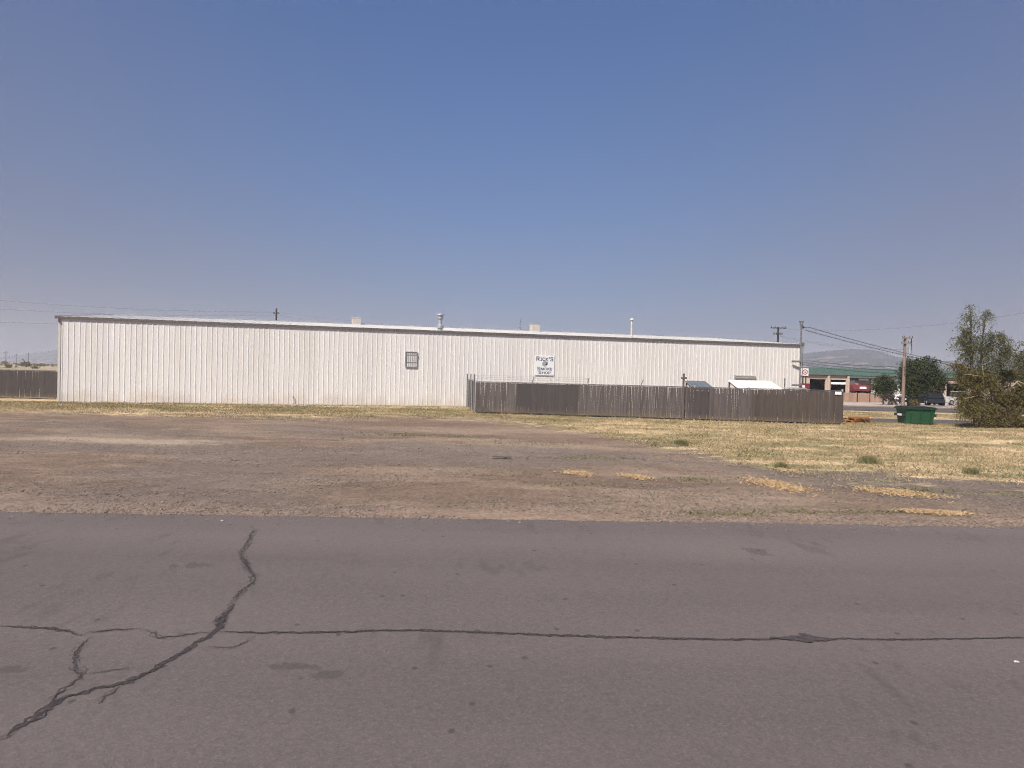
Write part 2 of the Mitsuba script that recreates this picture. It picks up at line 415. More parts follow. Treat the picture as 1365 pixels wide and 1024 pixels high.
part('road', 'crack', [ribbon([(345, 845), (325, 858), (305, 864), (262, 862)], 0.012, 0.01, 4, rough=0.95)], 'tar')
part('road', 'crack', [ribbon([(165, 912), (145, 925), (128, 940)], 0.026, 0.012, 5, rough=0.9)], 'tar')
part('road', 'crack', [ribbon([(112, 899), (150, 893), (190, 888)], 0.016, 0.01, 6, rough=0.9)], 'tar')
part('road', 'crack', [ribbon([(0, 834), (30, 835), (60, 837), (90, 841), (108, 847)], 0.050, 0.01, 7), ribbon([(108, 846), (118, 842), (140, 840), (188, 838)], 0.026, 0.01, 71, 0.0365)], 'tar')
part('road', 'crack', [ribbon([(192, 838), (205, 845), (215, 851), (240, 847), (275, 844), (292, 841)], 0.022, 0.014, 8, rough=0.95)], 'tar')
part('road', 'tar_seam', [ribbon([(292, 842), (350, 843), (400, 843), (470, 842), (500, 840), (560, 840), (600, 841), (650, 843), (700, 845), (760, 847), (850, 850), (950, 852), (1040, 852)], 0.044, 0.008, 9, rough=0.55),
                          ribbon([(1098, 851), (1160, 852), (1250, 852), (1380, 849)], 0.034, 0.008, 10, rough=0.8)], 'tar', label='long dark tar seam crossing the road')
from shapely.geometry import Polygon
from shapely.ops import unary_union


def splat(spots, z, seed):
    """an uneven flat blot made of overlapping ragged ellipses (x, y, half width, half depth)"""
    th = np.linspace(0, 2 * np.pi, 90, endpoint=False); ps = []
    for i, (x, y, a, b_) in enumerate(spots):
        q = 1 + 1.1 * (meshkit.fbm(np.stack([np.cos(th) * 2.2 + 7 * i, np.sin(th) * 2.2, th * 0 + seed], -1), 5, seed) - .5)
        ps.append(Polygon(np.stack([x + a * q * np.cos(th), y + b_ * q * np.sin(th)], -1)).buffer(0))
    u = unary_union(ps); g = max(getattr(u, 'geoms', [u]), key=lambda w: w.area)
    v, f = trimesh.creation.triangulate_polygon(Polygon(g.exterior), engine='earcut')
    return trimesh.Trimesh(np.column_stack([v, np.full(len(v), z)]), f, process=False)


c0 = ground(1074, 850.5, 0.038)
part('road', 'tar_patch', splat([(c0[0], c0[1], .13, .085), (c0[0] + .10, c0[1] - .01, .10, .055), (c0[0] - .12, c0[1] - .015, .11, .045), (c0[0] + .02, c0[1] + .07, .05, .05), (c0[0] + .2, c0[1] - .01, .07, .02), (c0[0] - .24, c0[1] - .01, .10, .02)], 0.0386, 4), 'tar', label='dark tar blot on the seam at right')

# street and drive beyond the fence on the right, with a concrete kerb
def strip(x0, x1, ya0, ya1, yb0, yb1, h, kerb=0.0):
    """a paved strip following the land: near edge ya0..ya1, far edge yb0..yb1"""
    xs = np.linspace(x0, x1, 40); rows = []
    na, nb = np.interp(xs, [x0, x1], [ya0, ya1]), np.interp(xs, [x0, x1], [yb0, yb1])
    if kerb: rows.append(np.stack([xs, na - .012, gz(na) - .05], -1))
    for t in np.linspace(0, 1, 12): y = na + (nb - na) * t; rows.append(np.stack([xs, y, gz(y) + h + kerb], -1))
    v = np.array(rows); n, m = v.shape[:2]; i, j = np.meshgrid(np.arange(n - 1), np.arange(m - 1), indexing='ij'); a = i * m + j
    return trimesh.Trimesh(v.reshape(-1, 3), np.vstack([np.stack([a, a + 1, a + m + 1], -1).reshape(-1, 3), np.stack([a, a + m + 1, a + m], -1).reshape(-1, 3)]), process=False)


struct('side_street', strip(24.5, 190, 63.0, 66, 78.0, 81, 0.012), 'street_asphalt', 'dark asphalt side street crossing behind the green dumpster')
struct('driveway', strip(20.6, 120, 42.8, 44, 47.6, 49, 0.008), 'street_asphalt', 'narrow dark driveway strip just behind the pallets and dumpster')
struct('pavement', strip(24.5, 190, 78.05, 81.05, 117, 117.3, 0.012, 0.12), 'concrete', 'pale concrete pavement and forecourt along the far side of the side street')

# ------------------------------------------------------------------ scattered stones, grass, weeds
def edge_np(x): return np.interp(x, *zip(*GRASS_EDGE))


def stones(n, seed):
    r = np.random.default_rng(seed)
    x = r.uniform(-28, 28, n * 3); y = RE(x) + np.abs(r.normal(0, 1, n * 3)) ** 1.3 * 6.0 + r.normal(0, 0.05, n * 3)
    dens = meshkit.fbm(np.stack([x * 0.35, y * 0.9, x * 0], -1), 3, 4)
    ok = (np.abs(x) < 0.72 * y + 1) & (y < edge_np(x) + 1) & (y > RE(x) - 0.08) & (dens > r.uniform(0.32, 0.62, n * 3))
    x, y = x[ok][:n], y[ok][:n]
    xs_ = r.uniform(-10, 11, 1500); x, y = np.r_[x, xs_], np.r_[y, RE(xs_) + .02 - r.exponential(.16, 1500)]; n = len(x)
    base = np.array([[1, 0, 0], [0, 1, 0], [-1, 0, 0], [0, -1, 0], [0, 0, 0.8], [0, 0, -0.6]], float)
    fc = np.array([[0, 1, 4], [1, 2, 4], [2, 3, 4], [3, 0, 4], [1, 0, 5], [2, 1, 5], [3, 2, 5], [0, 3, 5]])
    s = np.exp(r.normal(math.log(0.0100), 0.42, n)).clip(0.005, 0.035)
    v = base[None] * (1 + r.uniform(-0.35, 0.35, (n, 6, 3))) * s[:, None, None]
    a = r.uniform(0, 6.28, n); c, q = np.cos(a)[:, None], np.sin(a)[:, None]
    vx = v[..., 0] * c - v[..., 1] * q + x[:, None]; vy = v[..., 0] * q + v[..., 1] * c + y[:, None]
    vz = v[..., 2] + np.where(y < RE(x), 0.034, 0.012)[:, None]
    V = np.stack([vx, vy, vz], -1).reshape(-1, 3); Fc = (fc[None] + (np.arange(n) * 6)[:, None, None]).reshape(-1, 3)
    return trimesh.Trimesh(V, Fc, process=False)


struct('gravel_stones', stones(36000, 5), 'stones', 'loose gravel stones strewn over the dirt lot and road edge', kind='stuff')


def blades(x, y, hmin, hmax, w, seed, lean=0.9, z=0.0):
    r = np.random.default_rng(seed); n = len(x)
    a = r.uniform(0, 6.28, n); h = r.uniform(hmin, hmax, n); ww = w * r.uniform(0.6, 1.5, n)
    dx, dy = np.cos(a), np.sin(a); la = r.uniform(0, 6.28, n); L = h * lean * r.uniform(0.2, 1.2, n)
    b0 = np.stack([x - dx * ww, y - dy * ww, x * 0 + z], -1); b1 = np.stack([x + dx * ww, y + dy * ww, x * 0 + z], -1)
    tp = np.stack([x + np.cos(la) * L, y + np.sin(la) * L, h + z], -1)
    return trimesh.Trimesh(np.stack([b0, b1, tp], 1).reshape(-1, 3), np.arange(3 * n).reshape(-1, 3), process=False)


def field(n, seed, x0, x1, y0, y1, keep):
    r = np.random.default_rng(seed); x = r.uniform(x0, x1, n); y = r.uniform(y0, y1, n); k = keep(x, y, r); return x[k], y[k]


def in_lawn(x, y, r):
    e = y - edge_np(x) + (meshkit.fbm(np.stack([x * 0.55, y * 0.6, x * 0], -1), 4, 3) - 0.5) * np.where(x < 8, 12, 6)
    d = meshkit.fbm(np.stack([x * 0.8, y * 1.2, x * 0], -1), 3, 6)
    back = WA[1] + (x - WA[0]) * WDIR[1] / WDIR[0]
    return (e > r.uniform(-3.0, 2.5, len(x))) & (np.abs(x) < 0.92 * y + 3) & (d > r.uniform(0.25, 0.6, len(x))) & ~((x > 20) & (y > 42.6) & (y < 48.6)) & ((y < back - 0.05) | (x > 19.5))


x1_, y1_ = field(470000, 21, 0, 48, 15, 57, in_lawn); x2_, y2_ = field(170000, 22, -44, 0, 33, 46, in_lawn)
struct('dry_grass', blades(np.r_[x1_, x2_], np.r_[y1_, y2_], 0.03, 0.11, 0.011, 23, 1.2), 'blades', 'short straw coloured dry grass with greener flecks in front of the fence and wall', kind='stuff')


def weed_keep(x, y, r):
    e = y - edge_np(x); d = meshkit.fbm(np.stack([x * 0.7, y * 1.1, x * 0 + 3], -1), 3, 12)
    zone = np.exp(-((e - 1.0) / 3.0) ** 2) * (x > -2) + 0.8 * ((y > 38.5) & (x < -1)) + 0.5 * (e > 0)
    back = WA[1] + (x - WA[0]) * WDIR[1] / WDIR[0]
    return (d * zone > r.uniform(0.42, 0.62, len(x))) & (np.abs(x) < 0.73 * y + 1) & ((y < back - 0.05) | (x > 19.5))


x3_, y3_ = field(230000, 31, -33, 34, 17, 50, weed_keep)
xs_, ys_ = [], []
r_ = np.random.default_rng(33)
for (px, py, w, d, n) in [(240, 0, 0, 0, 0), (960, 686, 1.0, .12, 260), (1085, 684, 1.1, .12, 260), (1180, 684, .9, .1, 180), (790, 612, 1.6, .4, 500), (600, 582, 2.6, .5, 500), (530, 580, 1.5, .4, 220), (690, 592, 2.2, .6, 400),
                          (1335, 660, .7, .2, 160), (770, 647, 1.3, .2, 140), (670, 634, 1.2, .2, 120), (1230, 655, .8, .2, 250), (930, 640, .8, .25, 200), (735, 560, 1.5, .7, 600), (900, 590, 1.3, .9, 900), (1000, 600, 1.2, .8, 700)]:
    if n:
        c = ground(px, py); xs_.append(c[0] + r_.normal(0, w * 0.5, n)); ys_.append(c[1] + r_.normal(0, d, n))
struct('weeds', blades(np.r_[x3_, np.concatenate(xs_)], np.r_[y3_, np.concatenate(ys_)], 0.015, 0.075, 0.012, 37, 1.6), 'weed_green', 'low dull green weeds in patches along the gravel and grass edge', kind='stuff')

for (px, py, h, n, lab) in [(1157, 618, 0.32, 380, 'tallest grey green weed tuft standing in the dry grass below the dumpster'), (1041, 624, 0.20, 300, 'low green weed tuft at the dark gravel edge below the lean-to sheds'),
                            (1296, 632, 0.24, 220, 'small green weed tuft at the grass edge on the far right'), (908, 594, 0.25, 420, 'broad green weed clump in the thin grass below the grey lean-to')]:
    c = ground(px, py); r = np.random.default_rng(px); k = thing('weed_tuft', lab, 'weed', )
    x = c[0] + r.normal(0, h * 0.38, n); y = c[1] + r.normal(0, h * 0.38, n)
    part(k, 'blades', blades(x, y, h * 0.35, h, 0.009, px, 0.6), 'weed_green')

for (px, py, wpx, dpx, n, lab) in [(1036, 647, 62, 15, 2600, 'largest straw patch on the gravel, below the white lean-to'), (1195, 657, 90, 11, 2600, 'long straw patch on the gravel below the dumpster'),
                                   (1245, 684, 85, 6, 1500, 'thin straw patch near the road edge on the right'), (772, 632, 36, 6, 1300, 'small pale straw patch on the gravel, left one of two'),
                                   (848, 637, 38, 6, 1300, 'small pale straw patch on the gravel, right one of two'), (1050, 628, 26, 6, 600, 'small straw patch touching the dark edge of the dry lawn')]:
    c = ground(px, py); dep = c[1]; w = wpx * dep / FOC; d = dpx * dep * dep / (FOC * CAM_H)
    r = np.random.default_rng(px + 1); u = r.normal(0, 0.24, (n, 2)); u *= (0.75 + 0.5 * meshkit.noise(np.stack([np.arctan2(u[:, 1], u[:, 0]) * 1.5, u[:, 0] * 0, u[:, 0] * 0 + px], -1)))[:, None]
    x = c[0] + u[:, 0] * w; y = c[1] + u[:, 1] * d - u[:, 0] * w * 0.45 * d / max(w, .1) * 0.9
    k = thing('straw_patch', lab, 'straw')
    part(k, 'stalks', blades(x, y, 0.008, 0.035, 0.016, px, 3.2, 0.016), 'straw_stalk' if 'straw_stalk' in scene else mat('straw_stalk', (0.50, 0.365, 0.215), 0.9, spec=0.1), kind='stuff')

c = ground(669, 611.5); put(thing('plank', 'short dark weathered plank lying on the gravel left of the straw patches', 'plank'), [obox((c[0], c[1], 0.055), (0.52, 0.11, 0.035), 0.05), obox((c[0] + .1, c[1] + .02, 0.028), (0.06, 0.09, 0.03), 0.05)], 'weathered_wood')
r = np.random.default_rng(3)
for (px, py, lab) in [(1355, 882, 'pale litter scrap on the road at the right edge'), (296, 694, 'pale scrap at the top of the road edge on the left'), (401, 600, 'pale scrap on the gravel at left')]:
    c = ground(px, py, 0.04); k = thing('litter_scrap', lab, 'litter'); m = trimesh.creation.icosphere(1, 1.0); m.apply_scale((0.022, 0.014, 0.008)); m.vertices = np.array(m.vertices) + r.normal(0, 0.003, (len(m.vertices), 3)); m.apply_translation(c); put(k, m, 'trim_white')

# ------------------------------------------------------------------ the white metal building
BL = thing('metal_building', 'long white ribbed metal building with a low white roof and dark gutter', 'building')
HALF = 13.0; RISE = 0.98; OH = 0.06


def wp(a, out, z):
    """a metres along the front wall, out metres in front of it"""
    return WA + WDIR * a + WOUT * out + np.array([0, 0, z])


def ribbed_strip(a0, a1, z0, z1, pitch=0.3048, rib=0.027):
    """one wall panel: trapezoid ribs, each 0.3 m apart"""
    pts = [(a0, 0.0)]
    k = int(round((a1 - a0) / pitch))
    for i in range(k):
        c = a0 + (i + 0.5) * (a1 - a0) / k
        pts += [(c - 0.035, 0.0), (c - 0.014, rib), (c + 0.014, rib), (c + 0.035, 0.0)]
    pts.append((a1, 0.0))
    v = [wp(a, o, z) for z in (z0, z1) for a, o in pts]; n = len(pts); kk = np.arange(n - 1)
    f = np.vstack([np.stack([kk, kk + 1, kk + 1 + n], 1), np.stack([kk, kk + 1 + n, kk + n], 1)])
    return trimesh.Trimesh(np.array(v), f, process=False)


def box_w(a0, a1, o0, o1, z0, z1):
    c = wp((a0 + a1) / 2, (o0 + o1) / 2, (z0 + z1) / 2)
    return obox(c, (a1 - a0, abs(o1 - o0), z1 - z0), math.atan2(WDIR[1], WDIR[0]))


# the shell: back and side walls, a foundation
shell = [box_w(0, WLEN, -0.02, -0.10, 0.0, WEAVE), box_w(0, WLEN, -2 * HALF, -2 * HALF + 0.1, -.6, WEAVE)]


def gable(a):
    pts = [wp(a, -0.1, 0), wp(a, -2 * HALF + .1, -.6), wp(a, -2 * HALF + .1, WEAVE), wp(a, -HALF, WEAVE + RISE - .03), wp(a, -0.1, WEAVE)]
    v = np.array(pts + [q + WDIR * 0.06 for q in pts]); f = []
    for o in (0, 5): f += [[o, o + 1, o + 2], [o, o + 2, o + 3], [o, o + 3, o + 4]]
    for i in range(5): f += [[i, (i + 1) % 5, 5 + i], [(i + 1) % 5, 5 + (i + 1) % 5, 5 + i]]
    return trimesh.Trimesh(v, f, process=False)


wall = part(BL, 'wall', shell + [gable(0.01), gable(WLEN - 0.07)], 'wall_paint')
NP = int(round(WLEN / PANEL_W)); PW = WLEN / NP
for i in range(NP):
    part(wall, 'panel', ribbed_strip(i * PW, (i + 1) * PW, 0.06, WEAVE - 0.02, PW / 3), 'wall_paint')
part(wall, 'base_trim', box_w(0, WLEN, 0.0, -0.018, 0.0, 0.058), 'trim_white')
for a in (0.0, WLEN): part(wall, 'corner_trim', box_w(a - 0.06, a + 0.06, 0.042, -0.03, 0.0, WEAVE - 0.03), 'trim_white')


def roof_strip(a0, a1, front=True):
    pts = [(a0, 0.0)]
    for c in (a0 + 0.25 * (a1 - a0), a0 + 0.75 * (a1 - a0)):
        pts += [(c - 0.03, 0.0), (c - 0.012, 0.018), (c + 0.012, 0.018), (c + 0.03, 0.0)]
    pts.append((a1, 0.0))
    ends = [(OH, WEAVE - RISE / HALF * OH), (-HALF, WEAVE + RISE)] if front else [(-2 * HALF - OH, WEAVE - RISE / HALF * OH), (-HALF, WEAVE + RISE)]
    v = [wp(a, o, z + h + 0.03) for o, z in ends for a, h in pts]; n = len(pts); kk = np.arange(n - 1)
    return trimesh.Trimesh(np.array(v), np.vstack([np.stack([kk, kk + 1, kk + 1 + n], 1), np.stack([kk, kk + 1 + n, kk + n], 1)]), process=False)


A0, A1 = -0.22, WLEN + 0.22
NR = NP; RW = (A1 - A0) / NR
roof = part(BL, 'roof', [roof_strip(A0, A1, False), box_w(A0, A1, -HALF + .12, -HALF - .12, WEAVE + RISE + 0.05, WEAVE + RISE + 0.09)], 'roof_paint')
for i in range(NR):
    part(roof, 'panel', roof_strip(A0 + i * RW, A0 + (i + 1) * RW), 'roof_paint')
gut = [box_w(A0 - 0.02, A1 + 0.02, 0.045, 0.125, WEAVE - 0.10, WEAVE + 0.012)]
part(roof, 'gutter', gut, 'gutter_paint')
for a in (A0, A1):      # rake trim climbing to the ridge
    part(roof, 'rake_trim', [bar(wp(a, OH, WEAVE - 0.03), wp(a, -HALF, WEAVE + RISE - 0.03), 0.05, 0.16), bar(wp(a, -2 * HALF - OH, WEAVE - 0.03), wp(a, -HALF, WEAVE + RISE - 0.03), 0.05, 0.16)], 'gutter_paint')
part(BL, 'downspout', [box_w(-0.06, 0.02, 0.06, 0.13, WEAVE - 0.32, WEAVE - 0.125)], 'gutter_paint')


def on_wall(px, py, out=0.0):
    """the spot of the wall plane (moved out) that stands behind this pixel"""
    o = WA + WOUT * out; d = ray(px, py); t = ((o - EYE) @ WOUT) / (d @ WOUT); q = EYE + d * t
    return float((q - WA) @ WDIR), float(q[2])


# barred window
a0, z1 = on_wall(541, 469.5); a1, z0 = on_wall(555, 489)
win = part(BL, 'window', [box_w(a0, a1, 0.036, 0.055, z0, z1)], 'window_board' if 'window_board' in scene else mat('window_board', (0.66, 0.645, 0.63), 0.4), label='small barred window in the wall left of the sign')
fr = 0.035
part(win, 'frame', [box_w(a0 - fr, a1 + fr, 0.04, 0.11, z1, z1 + fr), box_w(a0 - fr, a1 + fr, 0.04, 0.11, z0 - fr, z0), box_w(a0 - fr, a0, 0.04, 0.112, z0, z1), box_w(a1, a1 + fr, 0.04, 0.112, z0, z1)], 'frame_grey')
part(win, 'crossbar', box_w(a0, a1, 0.056, 0.085, z0 + 0.28 * (z1 - z0), z0 + 0.325 * (z1 - z0)), 'frame_grey')
part(win, 'crossbar', box_w(a0, a1, 0.056, 0.085, z0 + 0.80 * (z1 - z0), z0 + 0.84 * (z1 - z0)), 'frame_grey')
for i in range(6):
    a = a0 + (i + 0.5) * (a1 - a0) / 6
    part(win, 'bar', box_w(a - 0.010, a + 0.010, 0.06, 0.078, z0 + 0.005, z1 - 0.005), 'frame_grey')
part(win, 'hinge', [box_w(a1 + fr, a1 + fr + 0.05, 0.05, 0.10, z1 - 0.32, z1 - 0.20)], 'frame_grey')

# the sign: white board, dark lettering, a grey round emblem
a0, z1 = on_wall(713.5, 474.5, 0.06); a1, z0 = on_wall(738.5, 501, 0.06)
SG = thing('shop_sign', 'white square sign with dark lettering and a grey round emblem on the wall', 'sign')
part(SG, 'board', box_w(a0, a1, 0.042, 0.066, z0, z1), 'white_paint')
yaw = math.atan2(WDIR[1], WDIR[0])
M0 = trimesh.transformations.rotation_matrix(yaw, [0, 0, 1]) @ trimesh.transformations.rotation_matrix(math.pi / 2, [1, 0, 0])


def lettering(words, zc, width=None):
    """words: (text, height) run together on one baseline, centred on the board, squeezed to a width"""
    ms, x = [], 0.0
    for t, h in words:
        m = meshkit.text_mesh(t, h, 0.008, bold=True); b = m.bounds; m.apply_translation((x - b[0][0], 0, 0)); x += (b[1][0] - b[0][0]) + 0.16 * h; ms.append(m)
    m = cat(ms); w = m.bounds[1][0] - m.bounds[0][0]; s = (width / w) if width else 1.0
    m.apply_translation((-m.bounds[0][0] - w / 2, 0, 0)); m.apply_scale((s, 1, 1)); m.apply_transform(M0); m.apply_translation(wp((a0 + a1) / 2, 0.0661, zc)); return m


W_, H_ = a1 - a0, z1 - z0
part(SG, 'lettering', lettering([('R', 0.215 * H_), ('ICK', 0.165 * H_), ("'", 0.2 * H_), ('S', 0.20 * H_)], z1 - 0.245 * H_, 0.88 * W_), 'navy_print')
part(SG, 'lettering', lettering([('S', 0.175 * H_), ('MOKE', 0.135 * H_)], z0 + 0.270 * H_, 0.78 * W_), 'navy_print')
part(SG, 'lettering', lettering([('S', 0.165 * H_), ('HOP', 0.13 * H_)], z0 + 0.075 * H_, 0.64 * W_), 'navy_print')
em = trimesh.creation.cylinder(0.145 * H_, 0.010, sections=36); em.apply_transform(M0); em.apply_translation(wp((a0 + a1) / 2, 0.069, z0 + 0.605 * H_)); part(SG, 'emblem', em, 'grey_print')
part(SG, 'emblem_mark', [box_w((a0 + a1) / 2 + 0.085 * W_, (a0 + a1) / 2 + 0.145 * W_, 0.072, 0.079, z0 + 0.54 * H_, z0 + 0.70 * H_), box_w((a0 + a1) / 2 + 0.03 * W_, (a0 + a1) / 2 + 0.085 * W_, 0.072, 0.078, z0 + 0.55 * H_, z0 + 0.59 * H_)], 'navy_print')
part(SG, 'bottom_strip', box_w(a0 + .01, a1 - .01, 0.0665, 0.070, z0 + 0.008, z0 + 0.026), 'dull_steel')

# tap on the wall
a, z = on_wall(391, 530); k = thing('wall_tap', 'small dark outdoor tap low on the white wall', 'tap')
part(k, 'pipe', [cyl(wp(a, 0.02, z), wp(a, 0.12, z), 0.018), cyl(wp(a, 0.12, z + .01), wp(a + .02, 0.13, z - 0.10), 0.016)], 'dark_metal'); part(k, 'handle', box_w(a - 0.05, a + 0.05, 0.09, 0.11, z + 0.02, z + 0.05), 'dark_metal')
a, z = on_wall(392.5, 534); put(thing('ground_valve_cover', 'tiny pale patch box below the outdoor tap on the wall', 'box'), box_w(a - .05, a + .05, 0.036, 0.06, 0.15, 0.3), 'trim_white')


# roof equipment
def on_roof(px, py):
    """the point of the front roof slope behind the pixel"""
    p0 = wp(0, 0, WEAVE + 0.03); nr = np.cross(WDIR, wp(0, -HALF, WEAVE + RISE) - wp(0, 0, WEAVE)); d = ray(px, py); t = ((p0 - EYE) @ nr) / (d @ nr); return EYE + d * t


def stack(px, top, base, radius, lab, name='roof_vent', caps=True, m_='galvanised'):
    b = at(px, base, 49.0)
    a_, _ = on_wall(px, base); b = wp(a_, -0.55, WEAVE + 0.55 * RISE / HALF + 0.02)
    ztop = at(px, top, b[1])[2]; k = thing(name, lab, 'vent'); H = ztop - b[2]
    q = radius
    part(k, 'pipe', cyl(b - [0, 0, .05], b + [0, 0, H * 0.93], q, sides=20), m_, 40)
    t = b + [0, 0, H]
    if caps:
        part(k, 'flashing', tube([b - [0, 0, .03], b + [0, 0, .13], b + [0, 0, .16], b + [0, 0, .34], b + [0, 0, .42]], [q * 1.25, q * 1.25, q * 1.75, q * 1.75, q * 1.02], 20), m_, 40)
        part(k, 'collar', tube([t - [0, 0, .42], t - [0, 0, .38], t - [0, 0, .24], t - [0, 0, .20]], [q * 1.02, q * 1.55, q * 1.55, q * 1.02], 20), m_, 40)
        part(k, 'cap', tube([t - [0, 0, .17], t - [0, 0, .16], t - [0, 0, .08], t], [q * 1.9, q * 2.1, q * 2.0, q * .5], 20), m_, 40)
    else:
        part(k, 'cap', tube([t - [0, 0, .20], t - [0, 0, .16], t - [0, 0, .10], t], [q * 1.2, q * 2.2, q * 2.0, q * .4], 16), m_, 40)
    return k


stack(588.5, 417.5, 440, 0.135, 'stout galvanised flue with a capped top standing at the roof edge')
stack(846, 424, 449, 0.07, 'slim pale roof vent pipe near the right of the roof', caps=False, m_='trim_white')


def cooler(px0, px1, top, lab):
    a_, _ = on_wall((px0 + px1) / 2, 440); base = wp(a_, -HALF * 0.97, WEAVE + RISE)
    dep = base[1]; d0, d1 = at(px0, top, dep), at(px1, top, dep); c_ = (d0 + d1) / 2; w = abs(d1[0] - d0[0]); zt = c_[2]; zb = WEAVE + RISE - .12
    k = thing('evaporative_cooler', lab, 'cooler', 'box coolers on the roof ridge')
    part(k, 'cabinet', obox((c_[0], dep, (zb + zt) / 2), (w, w, zt - zb), yaw), 'cooler_tan'); part(k, 'lid', obox((c_[0], dep, zt + 0.02), (w + .06, w + .06, 0.04), yaw), 'cooler_tan')
    for i in range(4):
        z = zb + 0.22 + (i + 0.5) * (zt - zb - .3) / 4; part(k, 'louvre', obox((c_[0] + WOUT[0] * w * .5, dep + WOUT[1] * w * .5, z), (w * .8, 0.03, 0.035), yaw), 'trim_white')


cooler(469.5, 480.5, 424.5, 'left pale box cooler on the ridge of the long white roof'); cooler(707.5, 718.5, 433, 'right pale box cooler on the roof ridge, above the shop sign')
a_, _ = on_wall(755, 440); b = wp(a_, -HALF + 1.0, WEAVE + RISE - .1); zt = at(755, 427, b[1])[2]; k = thing('roof_antenna', 'thin antenna mast with small side rods on the roof right of the box cooler', 'antenna')
part(k, 'mast', cyl(b, [b[0], b[1], zt], 0.028, 0.02, 8), 'dull_steel'); part(k, 'rods', [bar([b[0] - .15, b[1], zt - .35], [b[0] + .15, b[1], zt - .35], .02), bar([b[0] - .3, b[1], b[2] + .28], [b[0] - .02, b[1], b[2] + .34], .03)], 'dull_steel')

# ------------------------------------------------------------------ slatted chain link fences
FL, FR = ground(634, 551), ground(1122, 566.5)


def slat_mesh(a, b, zb, zt, pitch, width, seed, tilt=0.05):
    """upright slats woven into the mesh between two points, each its own box"""
    r = np.random.default_rng(seed); d = b - a; L = np.linalg.norm(d[:2]); d = d / L; n = int(L / pitch); ms = []
    nrm = np.array([d[1], -d[0], 0]); V, Fc = [], []
    cube = np.array([[x, y, z] for z in (0, 1) for y in (-.5, .5) for x in (-.5, .5)], float)
    fc = np.array([[0, 1, 5], [0, 5, 4], [1, 3, 7], [1, 7, 5], [3, 2, 6], [3, 6, 7], [2, 0, 4], [2, 4, 6], [4, 5, 7], [4, 7, 6]])
    for i in range(n):
        c = a + d * (i + 0.5) * L / n; w = width * r.uniform(0.975, 1.03) if r.random() > 0.004 else width * 0.85; tl = r.normal(0, tilt)
        e = d * math.cos(tl) + nrm * math.sin(tl); o = np.array([-e[1], e[0], 0]); lean = r.normal(0, 0.006)
        z0, z1 = zb + r.normal(0, 0.008), zt + r.normal(0, 0.004)
        v = c + cube[:, :1] * w * e + cube[:, 1:2] * 0.006 * o + cube[:, 2:3] * np.array([0, 0, z1 - z0]) + np.array([0, 0, z0]) + (cube[:, 2:3] - .5) * d * lean * 4
        V.append(v); Fc.append(fc + 8 * i)
    return trimesh.Trimesh(np.vstack(V), np.vstack(Fc), process=False)


def fence(key, pts, H, arms=(), gaps=None, seed=0, rail='rail_dark', zb=0.10, panels=None, tones=None):
    pts = [np.array([p[0], p[1], 0.0]) for p in pts]
    for i, p in enumerate(pts):
        part(key, 'post', [cyl(p, p + [0, 0, H + 0.04], 0.038 if 0 < i < len(pts) - 1 else 0.05, sides=10), trimesh.creation.icosphere(2, 0.052).apply_translation(p + [0, 0, H + 0.05])], 'galvanised', 40)
        if i in arms:
            part(key, 'wire_arm', bar(p + [0, 0, H + .02], p + [0.06 + 0.05 * (i % 2), -0.18, H + 0.34], 0.03), 'dull_steel')
    for i in range(len(pts) - 1):
        a, b = pts[i], pts[i + 1]
        part(key, 'top_rail', cyl(a + [0, 0, H], b + [0, 0, H], 0.024, sides=8), rail, 40)
        part(key, 'bottom_wire', cyl(a + [0, 0, zb - .02], b + [0, 0, zb - .02], 0.010, sides=6), 'dull_steel')
    panels = pts if panels is None else panels
    for i in range(len(panels) - 1):
        a, b = [np.array([p[0], p[1], 0.0]) for p in panels[i:i + 2]]; d = (b - a) / np.linalg.norm(b - a); o = np.array([0.004, -0.060, 0])
        part(key, 'slat_panel', slat_mesh(a - d * .03 + o, b + d * .03 + o, zb, H - 0.035, 0.088, 0.088 * (gaps[i] if gaps else 1.0), seed + i), tones[i] if tones else 'slat_brown', kind='stuff')


fpx = [634, 708, 782, 853, 925, 997, 1060, 1122]
spx = [634, 688, 769, 853, 915, 945, 1000, 1060, 1122]


def fence_spot(px):
    """where the fence line stands in this direction"""
    d = ray(px, 555); M = np.array([[FR[0] - FL[0], -d[0]], [FR[1] - FL[1], -d[1]]])
    return FL + (FR - FL) * np.linalg.solve(M, np.array([EYE[0] - FL[0], EYE[1] - FL[1]]))[0]


fpts, spts = [fence_spot(px) for px in fpx], [fence_spot(px) for px in spx]
FH = 1.80
FE = thing('slatted_fence', 'long grey brown slatted fence with wire arms in front of the white building', 'fence')
fence(FE, fpts, FH, arms=(1, 2, 3), gaps=[0.999, 1.02, 0.997, 0.996, 1.01, 1.0, 1.02, 1.03, 1.04], seed=40, panels=spts, tones=['slat_grey', 'slat_dark', 'slat_grey', 'slat_grey', 'slat_dark', 'slat_grey', 'slat_brown', 'slat_brown', 'slat_brown'])
